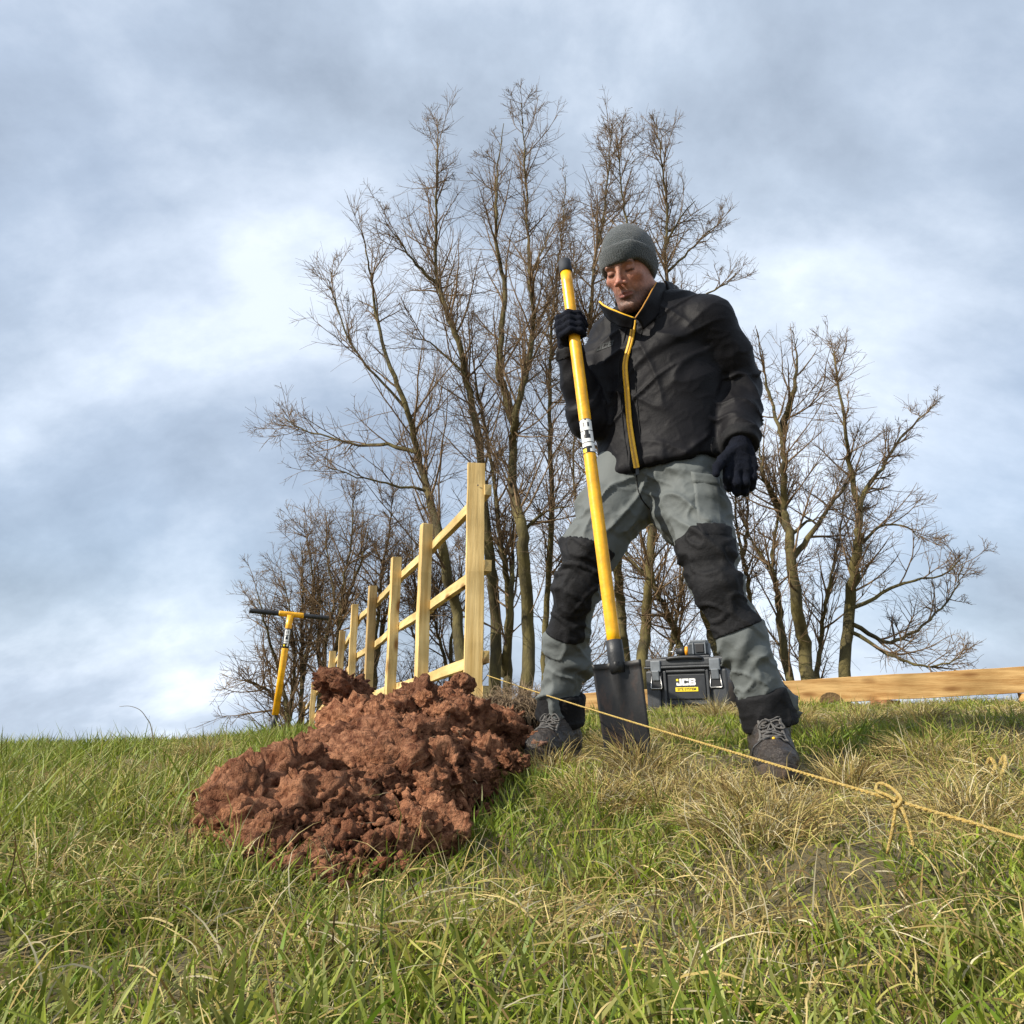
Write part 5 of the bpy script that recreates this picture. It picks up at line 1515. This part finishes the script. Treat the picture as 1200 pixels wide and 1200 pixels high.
def build_jacket_trim():
    zp = [(743.5, 377), (742, 395), (737, 412), (731.5, 425), (734, 442), (736.5, 470), (738, 495), (742, 520), (746, 547)]
    ribbon('zip', interp_path(zp, 70), 0.0088, 0.0040, 0.0045, M_ZIP, jacket)
    ribbon('zip_teeth', interp_path(zp, 70), 0.0022, 0.0084, 0.0022, mat('zip_teeth', (0.42, 0.22, 0.02), 0.5), jacket)
    # storm seam either side of the zip and shoulder seam
    for off in (-9, 10):
        ribbon('seam', interp_path([(x + off, y) for x, y in zp], 50), 0.0018, -0.001, 0.0022, M_PATCH, jacket)
    # pull tab at the hem
    p, n = on_jacket(746.5, 549, 0.004)
    box('zip_pull', p + Vector((0, -0.003, -0.008)), (0.010, 0.004, 0.024), M_BLKPL, jacket, None, 0.001, 1)
    # collar: a standing band round the neck, open at the front
    nc = A3(W(757, 352, 2.035)); 
    m = 40; rows = []
    cf = unit(np.array([-0.40, -0.90, 0.0])); cl = np.array([-cf[1], cf[0], 0.0])      # cf front of the opening, cl to his left
    for i in range(m + 1):
        ph = math.radians(62) + (2 * math.pi - math.radians(124)) * i / m       # round by his left, back, his right
        fr = math.cos(ph); lt = math.sin(ph)
        front = max(0, fr)
        lowr = np.array([0.086, 0.096]); upr = np.array([0.090, 0.102 + 0.020 * front])
        bz = nc[2] - 0.050 - 0.052 * max(0, fr) ** 1.5; h = 0.085 - 0.012 * front
        dirv = cl * lt; 
        lowp = nc + cl * lt * lowr[0] + cf * fr * lowr[1]; lowp[2] = bz
        upp = nc + cl * lt * (upr[0] + (0.018 if lt < 0 else 0.0) * front) + cf * fr * upr[1]; upp[2] = bz + h + (0.016 if lt > 0 else 0.0) * front
        rows.append((lowp, upp))
    prof = []
    V, Qd = [], []
    for lowp, upp in rows:
        mid = (lowp + upp) / 2
        o = mid - nc; o[2] = 0; o = o / np.linalg.norm(o)
        for t in np.linspace(0, 1, 6): V.append(lowp * (1 - t) + upp * t + o * 0.008 * math.sin(t * math.pi) + o * 0.003)
        for t in np.linspace(1, 0, 6): V.append(lowp * (1 - t) + upp * t + o * 0.008 * math.sin(t * math.pi) - o * 0.003)
    k = 12
    for i in range(m):
        for j in range(k): Qd.append([i * k + j, (i + 1) * k + j, (i + 1) * k + (j + 1) % k, i * k + (j + 1) % k])
    Qd += [[j, j + 1, k - 2 - j, k - 1 - j] for j in range(5)] + [[m * k + k - 1 - j, m * k + k - 2 - j, m * k + j + 1, m * k + j] for j in range(5)]
    V = np.array(V); V += 0.004 * np.stack([vnoise(V[:, 0] * 25, V[:, 1] * 25, V[:, 2] * 25 + q) for q in (0, 20, 40)], -1)
    bmn = mesh_np('collar', V, np.array(Qd)[:, ::-1])
    col = link('collar', bmn, M_JACKET, jacket)
    def flap(name, grid, th=0.0035):
        G = np.array([[A3(W(*p)) for p in row] for row in grid]); nr, nc_ = G.shape[:2]
        ru = 4
        rows_ = [catmull(G[i], 6) for i in range(nr)]
        fine = np.stack([catmull([r[j] for r in rows_], 4) for j in range(len(rows_[0]))], 1)
        nv, nu = fine.shape[:2]
        du = np.gradient(fine, axis=1); dv_ = np.gradient(fine, axis=0); nn = unit(np.cross(du, dv_))
        fine = fine + 0.003 * vnoise(fine[..., 0] * 30, fine[..., 1] * 30, fine[..., 2] * 30)[..., None] * nn
        Vf = np.concatenate([(fine + nn * th).reshape(-1, 3), (fine - nn * th).reshape(-1, 3)]); o2 = nv * nu
        q_ = [[j * nu + i, j * nu + i + 1, (j + 1) * nu + i + 1, (j + 1) * nu + i] for j in range(nv - 1) for i in range(nu - 1)]
        q2 = [[o2 + v for v in q[::-1]] for q in q_]
        bd = [(0, i) for i in range(nu)] + [(j, nu - 1) for j in range(1, nv)] + [(nv - 1, i) for i in range(nu - 2, -1, -1)] + [(j, 0) for j in range(nv - 2, 0, -1)]
        ids = [j * nu + i for j, i in bd]
        q3 = [[ids[k_], ids[(k_ + 1) % len(ids)], o2 + ids[(k_ + 1) % len(ids)], o2 + ids[k_]][::-1] for k_ in range(len(ids))]
        me = mesh_np(name, Vf, np.array(q_ + q2 + q3))
        bmx = bmesh.new(); bmx.from_mesh(me); bmesh.ops.recalc_face_normals(bmx, faces=bmx.faces); bmx.to_mesh(me); bmx.free()
        return link(name, me, M_JACKET, col), fine
    f1, g1 = flap('collar_flap', [[(743, 373, 1.885), (728, 367.5, 1.89), (714, 361, 1.905), (702, 354, 1.93)],
                                  [(743, 378, 1.892), (729, 375, 1.90), (716, 369, 1.925), (705, 362, 1.96)],
                                  [(741, 386, 1.905), (730, 383, 1.92), (719, 378, 1.96), (712, 372, 2.01)]])
    tube('piping', g1[0], 0.0032, M_ZIP, f1, 6)
    f2, g2 = flap('collar_flap', [[(744.5, 373, 1.885), (753, 360, 1.875), (761, 346, 1.88), (769, 331, 1.905)],
                                  [(750, 377, 1.892), (760, 364, 1.89), (769, 350, 1.90), (778, 333, 1.945)],
                                  [(754, 386, 1.905), (768, 374, 1.91), (780, 360, 1.94), (788, 345, 1.99)]])
    tube('piping', g2[0], 0.0026, mat('orange_piping', (0.42, 0.19, 0.02), 0.6), f2, 6)
    # rolled fleece hood edge behind the neck
    hood = [nc + cl * 0.085 * math.cos(t) - cf * (0.105 * math.sin(t) + 0.0) + np.array([0, 0, 0.020 + 0.012 * math.sin(t)]) for t in np.linspace(0.15, 2.6, 22)]
    tube('hood_roll', hood, 0.026 + 0.004 * np.sin(np.arange(22) * 1.9), M_LINING, col, 12)
    # tone-on-tone chest emblem
    wb, yb = None, None
    c0, n0 = on_jacket(708, 408)
    def fn(x, y):
        px, py = 699 + x * 1.0 + 0.25 * y, 412 - y + 0.35 * (699 - 699 - x)
        p, n = on_jacket(px, py, 0.0016); return p
    wbm, ybm, w_ = word_mesh(fn, 7.0)
    ybm.free(); bmesh.ops.recalc_face_normals(wbm, faces=wbm.faces)
    link('chest_emblem', bm_mesh('chest_emblem', wbm), mat('dark_grey_print', (0.028, 0.032, 0.033), 0.6, spec=0.2), jacket, False)
    # cuff bands
    for nm, q0, q1, r in (('cuff', L_WR, L_EL, 0.0), ('cuff', R_WR, R_EL, 0.0)):
        ax = (A3(q0) - A3(q1)); ax /= np.linalg.norm(ax)
        g = lambda P, q0=q0, ax=ax: np.maximum(-((P - A3(q0)) @ ax) - 0.030, np.linalg.norm(P - A3(q0), axis=1) - 0.085)
        V2, Q2 = panel(JV, JQ, g, 0.0018, 0.003)
        link(nm, mesh_np(nm, V2, Q2), M_PATCH, jacket)
build_jacket_trim()

# ---- trousers
TR = [0.103, 0.102, 0.081, 0.060, 0.060, 0.062, 0.062]
TL = [0.103, 0.097, 0.075, 0.057, 0.057, 0.061, 0.062]
def trouser_sdf(x, y, z):
    a = limb(x, y, z, R_LEG, TR, 0.03); b = limb(x, y, z, L_LEG, TL, 0.03)
    d = smin(a, b, 0.035)
    c = A3(W(776, 545, 2.085))
    u = (x - c[0]) * LB[0] + (y - c[1]) * LB[1]; w = (x - c[0]) * FB[0] + (y - c[1]) * FB[1]
    k = np.sqrt((u / 0.190) ** 2 + (w / 0.130) ** 2 + ((z - c[2]) / 0.17) ** 2)
    d = smin(d, (k - 1) * 0.13, 0.05)
    d = smax(d, z - (c[2] + 0.06), 0.02)
    for leg in (R_LEG, L_LEG):
        q = A3(leg[-1]); dv = q - A3(leg[-2]); dv /= np.linalg.norm(dv)
        near = (x - q[0]) ** 2 + (y - q[1]) ** 2 + (z - q[2]) ** 2
        cut = (x - q[0]) * dv[0] + (y - q[1]) * dv[1] + (z - q[2]) * dv[2] - 0.020
        d = np.where(near < 0.04, smax(d, cut, 0.008), d)
    return d
TV = TQ = None
def build_trousers():
    global TV, TQ
    V, Q = sdf_nets(trouser_sdf, (0.0, 1.72, 0.10), (0.90, 2.42, 1.08), 0.0052, 2)
    N = vnormals(V, Q); d = np.zeros(len(V))
    sR, dR, LR = lim_coord(V, R_LEG); sL, dL, LL = lim_coord(V, L_LEG)
    isR = dR < dL
    s = np.where(isR, sR, sL); L_ = np.where(isR, LR, LL); t = s / L_
    sd = np.where(isR, 3.0, 40.0)
    # bunching towards the ankle, folds behind and below the knee, pulls from the crotch
    bun = 0.10 + 1.0 * np.clip((t - 0.62) / 0.25, 0, 1) + 0.55 * np.exp(-((t - 0.50) / 0.06) ** 2)
    ph = s / 0.060 + 1.5 * vnoise(V[:, 0] * 6 + sd, V[:, 1] * 6, V[:, 2] * 6)
    d += bun * 0.030 * (ridge(vnoise(ph, V[:, 0] * 4 + sd, V[:, 1] * 4)) ** 2 - 0.2)
    T1 = rot_about((0, 1, 0), 0.6); T2 = rot_about((0, 1, 0), -0.6)
    k1 = np.where(isR[:, None], V @ T1, V @ T2)
    up = np.clip(1.15 - t * 1.3, 0.2, 1)
    d += up * 0.017 * (creases(k1, 8.0, 3.0, (2.2, 1.0, 0.7)) ** 2.2 - 0.16)
    d += 0.0075 * (creases(V, 13, 8.0, (1, 1, 2.2), T1) ** 2.2 - 0.16) + 0.0022 * (creases(V, 26, 4.0, (1, 1, 1.7), T2) ** 2 - 0.2)
    d *= np.clip((hem_z(V[:, 0]) + 0.005 - V[:, 2]) / 0.05, 0, 1)
    V = V + N * d[:, None]; V = laplace(V, Q, 0.2)
    TV, TQ = V, Q
    tr = link('trousers', mesh_np('trousers', V, Q), M_TROUS, man)
    # panels
    def leg_param(P, leg, ref):
        s_, d_, Lx = lim_coord(P, leg); return s_, d_, Lx
    for leg, oth in ((R_LEG, L_LEG), (L_LEG, R_LEG)):
        def gk(P, leg=leg, oth=oth):
            s_, d_, Lx = lim_coord(P, leg); so, do, _ = lim_coord(P, oth)
            tt = s_ / Lx
            # front half of the leg: facing the camera side
            c = np.zeros_like(P); acc = 0
            best = np.full(len(P), 1e9)
            for i in range(len(leg) - 1):
                a, b = A3(leg[i]), A3(leg[i + 1]); ab = b - a
                q = np.clip(((P - a) @ ab) / (ab @ ab), 0, 1); pc = a + q[:, None] * ab; dd = np.linalg.norm(P - pc, axis=1)
                m = dd < best; best[m] = dd[m]; c[m] = pc[m]
            fwd = unit(np.array([-0.42, -0.9, 0.0])) if leg is R_LEG else unit(np.array([-0.40, -0.9, 0.0]))
            side = ((P - c) @ fwd)
            lo, hi = (0.365, 0.70) if leg is R_LEG else (0.375, 0.715)
            g1 = np.maximum(lo - tt, tt - hi) * Lx
            # rounded ends
            g = np.maximum(g1, 0.020 - side)
            return np.where(d_ > do, 1.0, g)
        V2, Q2 = panel(V, Q, gk, 0.0035, 0.006)
        link('knee_panel', mesh_np('knee_panel', V2, Q2), M_PATCH, tr)
        q = A3(leg[-1]); dv = q - A3(leg[-2]); dv /= np.linalg.norm(dv)
        ra = 0.0725 if leg is R_LEG else 0.0695
        def cuff(x, y, z, q=q, dv=dv, ra=ra):
            px_, py_, pz_ = x - q[0], y - q[1], z - q[2]
            h = px_ * dv[0] + py_ * dv[1] + pz_ * dv[2]
            rad = np.sqrt((px_ - h * dv[0]) ** 2 + (py_ - h * dv[1]) ** 2 + (pz_ - h * dv[2]) ** 2)
            return smax(np.abs(rad - ra + 0.02) - 0.02 - 0.05 * h, np.abs(h + 0.010) - 0.047, 0.008)
        V2, Q2 = sdf_nets(cuff, q - 0.13, q + 0.13, 0.0042, 1)
        N2 = vnormals(V2, Q2); V2 = V2 + N2 * (0.008 * vnoise(V2[:, 0] * 16 + 9, V2[:, 1] * 16, V2[:, 2] * 9) + 0.003 * (creases(V2, 26, 6.0) - 0.3))[:, None]
        hh = (V2 - q) @ dv
        V2 = V2 + N2 * (0.0015 * ((hh > 0.018) & (hh < 0.024)))[:, None]
        link('hem_cuff', mesh_np('hem_cuff', V2, Q2), M_PATCH, tr)
    # thigh pocket on his left leg with a black bottom strip
    bt = BVHTree.FromPolygons(V.tolist(), Q.tolist())
    def on_t(px, py, lift):
        dd = (W(px, py, 2.0) - CAMP).normalized(); loc, n, i, _ = bt.ray_cast(CAMP, dd)
        if loc is None: loc, n, i, _ = bt.find_nearest(W(px, py, 1.93))
        return loc + n * lift, n
    def quad_patch(name, corners, m, lift, nu=14, nv=16):
        P = []
        (ax, ay), (bx, by), (cx_, cy_), (dx, dy) = corners
        for j in range(nv + 1):
            for i in range(nu + 1):
                u, v = i / nu, j / nv
                px = (ax * (1 - u) + bx * u) * (1 - v) + (dx * (1 - u) + cx_ * u) * v
                py = (ay * (1 - u) + by * u) * (1 - v) + (dy * (1 - u) + cy_ * u) * v
                e = min(u, 1 - u, v, 1 - v)
                P.append(A3(on_t(px, py, lift if e > 0.001 else -0.001)[0]))
        Qp = np.array([[j * (nu + 1) + i, (j + 1) * (nu + 1) + i, (j + 1) * (nu + 1) + i + 1, j * (nu + 1) + i + 1] for j in range(nv) for i in range(nu)])
        return link(name, mesh_np(name, np.array(P), Qp), m, tr)
    quad_patch('thigh_pocket', [(811, 556), (842, 562), (847, 615), (817, 611)], M_TROUS, 0.005)
    quad_patch('pocket_flap', [(809, 552), (843, 558), (844, 572), (811, 567)], M_TROUS, 0.009, 12, 6)
    quad_patch('pocket_strip', [(815, 612), (851, 613), (857, 630), (820, 629)], M_PATCH, 0.006, 12, 6)
    # fly seam
    C = [on_t(px, py, 0.001)[0] for px, py in interp_path([(746, 556), (747, 570), (752, 585), (762, 597)], 16)]
    tube('seam', C, 0.0018, M_PATCH, tr, 5)
    for path in () and ([(722, 556), (716, 575), (706, 600), (694, 628)], [(775, 553), (783, 562), (795, 566), (807, 563)]):
        C = [on_t(px, py, 0.0008)[0] for px, py in interp_path(path, 18)]
        tube('seam', C, 0.0016, M_PATCH, tr, 5)
build_trousers()

# ---- gloves
def build_gloves():
    # his right hand closed round the shaft
    c = None
    def t_at(py):
        best = min(range(400), key=lambda i: abs(py_of(SP_P(i / 400 * 1.4)) - py)); return best / 400 * 1.4
    def py_of(q):
        dz = q.z - CAM_Z; return 600 - F_PX * (dz * CP - q.y * SP) / (q.y * CP + dz * SP)
    th = t_at(386)
    up = -A3(SP_AX); e2 = A3(SP_CAM); e1 = np.cross(e2, up); e1 = e1 if e1[0] > 0 else -e1
    O = A3(SP_P(th))
    def pt(h, deg, r): return O + up * h + (e1 * math.cos(math.radians(deg)) + e2 * math.sin(math.radians(deg))) * r
    segs = []
    for h, k in ((0.036, 0.96), (0.0155, 1.02), (-0.0055, 1.0), (-0.026, 0.88)):
        ch = [pt(h - 0.010, 215, 0.050 * k), pt(h + 0.002, 165, 0.043 * k), pt(h + 0.002, 105, 0.0345), pt(h - 0.001, 50, 0.0325), pt(h - 0.002, 5, 0.031)]
        segs.append((ch, [0.0125 * k, 0.0128 * k, 0.0118 * k, 0.0108 * k, 0.0098 * k]))
    thumb = [pt(-0.012, 255, 0.048), pt(0.006, 300, 0.046), pt(0.022, 335, 0.038), pt(0.040, 352, 0.033)]
    wr = A3(R_WR)
    def f(x, y, z):
        d = None
        for ch, r in segs:
            q = limb(x, y, z, ch, r, 0.008); d = q if d is None else smin(d, q, 0.0045)
        palm = rcone(x, y, z, pt(0.022, 228, 0.044), pt(-0.030, 232, 0.044), 0.020, 0.022)
        d = smin(d, palm, 0.014)
        d = smin(d, rcone(x, y, z, pt(0.0, 250, 0.044), pt(-0.03, 255, 0.046), 0.019, 0.022), 0.014)
        d = smin(d, limb(x, y, z, thumb, [0.017, 0.0135, 0.012, 0.0105], 0.01), 0.007)
        d = smin(d, rcone(x, y, z, pt(-0.032, 235, 0.042), wr + np.array([0.0, 0.0, -0.02]), 0.024, 0.031), 0.02)
        sx, sy, sz = x - O[0], y - O[1], z - O[2]
        al = sx * up[0] + sy * up[1] + sz * up[2]
        rad = np.sqrt((sx - al * up[0]) ** 2 + (sy - al * up[1]) ** 2 + (sz - al * up[2]) ** 2)
        return smax(d, 0.0203 - rad, 0.002)
    V, Q = sdf_nets(f, O - 0.13, O + 0.11, 0.0026, 1)
    N = vnormals(V, Q); V = V + N * (0.0016 * (creases(V, 60, 2.0) - 0.3))[:, None]
    link('glove', mesh_np('glove', V, Q), M_GLOVE, man)
    # his left hand hanging, back of the hand to the camera
    Yh = 1.875
    w0 = A3(L_WR) 
    k = [W(853, 547, Yh - 0.012), W(863, 551, Yh - 0.016), W(873, 551, Yh - 0.014), W(882, 547, Yh - 0.006)]
    m1 = [W(852, 561, Yh - 0.022), W(863, 566, Yh - 0.026), W(874, 566, Yh - 0.024), W(883, 560, Yh - 0.014)]
    m2 = [W(853, 570, Yh - 0.004), W(863, 575, Yh - 0.006), W(873, 575.5, Yh - 0.004), W(881, 570, Yh + 0.002)]
    tp = [W(855, 573, Yh + 0.012), W(864, 578, Yh + 0.012), W(873, 578, Yh + 0.014), W(880, 573, Yh + 0.016)]
    heel = [W(858, 527, Yh), W(864, 526, Yh - 0.004), W(871, 526, Yh - 0.004), W(877, 528, Yh)]
    th = [W(857, 530, Yh - 0.006), W(847, 539, Yh - 0.022), W(841, 547, Yh - 0.032), W(839, 555, Yh - 0.038)]
    def g(x, y, z):
        d = rcone(x, y, z, w0 + np.array([0, 0, 0.02]), A3(W(867, 526, Yh)), 0.034, 0.031)
        for i in range(4):
            d = smin(d, rcone(x, y, z, heel[i], k[i], 0.017, 0.0155), 0.012)
        for i in range(4):
            r = (0.0118, 0.0122, 0.0118, 0.0105)[i]
            d = smin(d, limb(x, y, z, [k[i], m1[i], m2[i], tp[i]], [r + 0.0015, r, r - 0.0006, r - 0.0016], 0.006), 0.005)
        d = smin(d, limb(x, y, z, th, [0.019, 0.0145, 0.0125, 0.0108], 0.01), 0.009)
        return d
    c0 = A3(W(866, 548, Yh))
    V, Q = sdf_nets(g, c0 - 0.12, c0 + 0.12, 0.0026, 1)
    N = vnormals(V, Q); V = V + N * (0.0016 * (creases(V, 60, 9.0) - 0.3))[:, None]
    link('glove', mesh_np('glove', V, Q), M_GLOVE, man)
build_gloves()

# ---- boots
def build_boots():
    for (ank, toe, leg, side) in ((R_FOOT[0], R_FOOT[1], R_LEG, -1), (L_FOOT[0], L_FOOT[1], L_LEG, 1)):
        fw = (toe - ank); fw.z = 0; fw.normalize(); rt = fw.cross(Vector((0, 0, 1))).normalized()
        top = Vector(tuple(leg[-1])) + Vector((0, 0, 0.03))
        g = min(gz(ank.x, ank.y), 9)
        base = Vector((top.x, top.y, 0)) - fw * 0.01
        toe_z = gz(base.x + fw.x * 0.17, base.y + fw.y * 0.17)
        base.z = toe.z - 0.030 if side > 0 else toe.z - 0.040
        def P(f, r, u): return A3(base + fw * f + rt * r + Vector((0, 0, u)))
        F, Rr = A3(fw), A3(rt); b0 = A3(base)
        def loc(x, y, z):
            dx, dy, dz = x - b0[0], y - b0[1], z - b0[2]
            return dx * F[0] + dy * F[1], dx * Rr[0] + dy * Rr[1], dz
        def upper(x, y, z):
            f, r, u = loc(x, y, z)
            d = ellip(f, r, u, (0.142, 0, 0.042), (0.084, 0.050, 0.041))                  # toe box
            d = smin(d, ellip(f, r, u, (0.06, 0, 0.055), (0.10, 0.050, 0.052)), 0.03)
            d = smin(d, ellip(f, r, u, (-0.045, 0, 0.050), (0.055, 0.044, 0.055)), 0.03)   # heel
            d = smin(d, rcone(f, r, u, (0.060, 0, 0.080), (0.012, 0, 0.150), 0.040, 0.046), 0.03)
            d = smin(d, rcone(f, r, u, (-0.012, 0, 0.08), (-0.004, 0, 0.205), 0.050, 0.056), 0.03)
            return smax(d, 0.022 - u, 0.006)
        def sole(x, y, z):
            f, r, u = loc(x, y, z)
            hw = np.interp(f, [-0.1, -0.05, 0.02, 0.09, 0.15, 0.2, 0.235], [0.034, 0.043, 0.039, 0.049, 0.053, 0.045, 0.02])
            d = np.maximum(np.abs(r) - hw, np.abs(f - 0.068) - 0.168)
            rr = ellip(f, r, u * 0, (0.068, 0, 0), (0.172, 0.075, 1))
            d = smax(d, np.maximum(rr, -1), 0.02)
            lug = 0.005 * (np.sin(f / 0.024 * 2 * np.pi) > 0.2)
            return smax(d, np.maximum(u - 0.030 - 0.18 * np.maximum(f - 0.17, 0), lug - u + 0.10 * np.maximum(f - 0.19, 0)), 0.004)
        lo = b0 - np.array([0.27, 0.27, 0.02]); hi = b0 + np.array([0.27, 0.27, 0.24])
        V, Q = sdf_nets(upper, lo, hi, 0.0040, 1)
        N = vnormals(V, Q)
        V = V + N * (0.0030 * (creases(V, 30, 4.0, (1, 1, 1.6)) - 0.3) + 0.0016 * vnoise(V[:, 0] * 90, V[:, 1] * 90, V[:, 2] * 90))[:, None]
        bo = link('boot', mesh_np('boot', V, Q), M_BOOT, man)
        V2, Q2 = sdf_nets(sole, lo, hi, 0.0042, 1)
        link('sole', mesh_np('sole', V2, Q2), M_SOLE, bo)
        bt = BVHTree.FromPolygons(V.tolist(), Q.tolist())
        def snap(p, lift):
            q, n, _, _ = bt.find_nearest(Vector(p)); return A3(q + n * lift)
        # laces: crossing bands up the instep, toe rand and a bow
        rows = []
        for i in range(7):
            t = i / 6
            f, u = 0.132 - 0.092 * t, 0.084 + 0.085 * t
            w = 0.034 - 0.006 * t
            rows.append((f, u, w))
        lst = []
        for i in range(6):
            a, b = rows[i], rows[i + 1]
            for s in (-1, 1):
                lst.append(([snap(P(a[0] + (b[0] - a[0]) * q + 0.01, s * (a[2] - (a[2] + b[2]) * q), a[1] + (b[1] - a[1]) * q + 0.006), 0.0022 + 0.0015 * (s > 0)) for q in np.linspace(0, 1, 9)], 0.0024))
        for s in (-1, 1):
            lst.append(([snap(P(rows[i][0], s * rows[i][2], rows[i][1]), 0.001) for i in range(7)], 0.0042))
        bow = rows[3]
        for s in (-1, 1):
            c = snap(P(bow[0] + 0.01, 0, bow[1] + 0.01), 0.004)
            lst.append((catmull([c, c + Rr * s * 0.018 + np.array([0, 0, 0.006]) + F * 0.012, c + Rr * s * 0.032 + np.array([0, 0, -0.012]) + F * 0.014, c + Rr * s * 0.014 + np.array([0, 0, -0.012]) + F * 0.010, c], 5), 0.0022))
            lst.append((catmull([c, c + Rr * s * 0.010 + F * 0.016 + np.array([0, 0, -0.02]), c + Rr * s * 0.016 + F * 0.018 + np.array([0, 0, -0.045])], 5), 0.0021))
        tubes('laces', lst, M_LACE, bo, 6)
        # rand seam round the toe cap
        sm = [snap(P(0.125 + 0.02 * math.cos(a), 0.060 * math.sin(a), 0.035 + 0.075 * math.cos(a)), 0.0012) for a in np.linspace(-1.35, 1.35, 24)]
        tube('toe_seam', sm, 0.0022, M_BLKPL, bo, 6)
        if side > 0:
            e = snap(P(0.146, 0.0, 0.09), 0.002); tube('eyelet', [e, e + F * 0.003], 0.004, M_ZIP, bo, 8)
        else:
            # caked clay on the toe of the far boot
            for q, (ff, r_, u_, s_) in enumerate(((0.195, -0.01, 0.050, 0.034), (0.15, 0.045, 0.055, 0.028), (0.17, 0.02, 0.075, 0.018))):
                me = clod_mesh('caked_clay', 700 + q, 3, 1.0, M_ROCK if q == 0 else M_CLOD)
                o = bpy.data.objects.new('caked_clay', me); COL.objects.link(o); o.parent = bo
                wl_ = Vector(P(ff, r_, u_)); o.location = wl_; o.scale = (s_, s_, s_ * 0.7)
        KEEP_OFF.extend([(float(P(f, 0, 0)[0]), float(P(f, 0, 0)[1]), 0.045) for f in (-0.03, 0.04, 0.11, 0.17)])
build_boots()
build_grass()
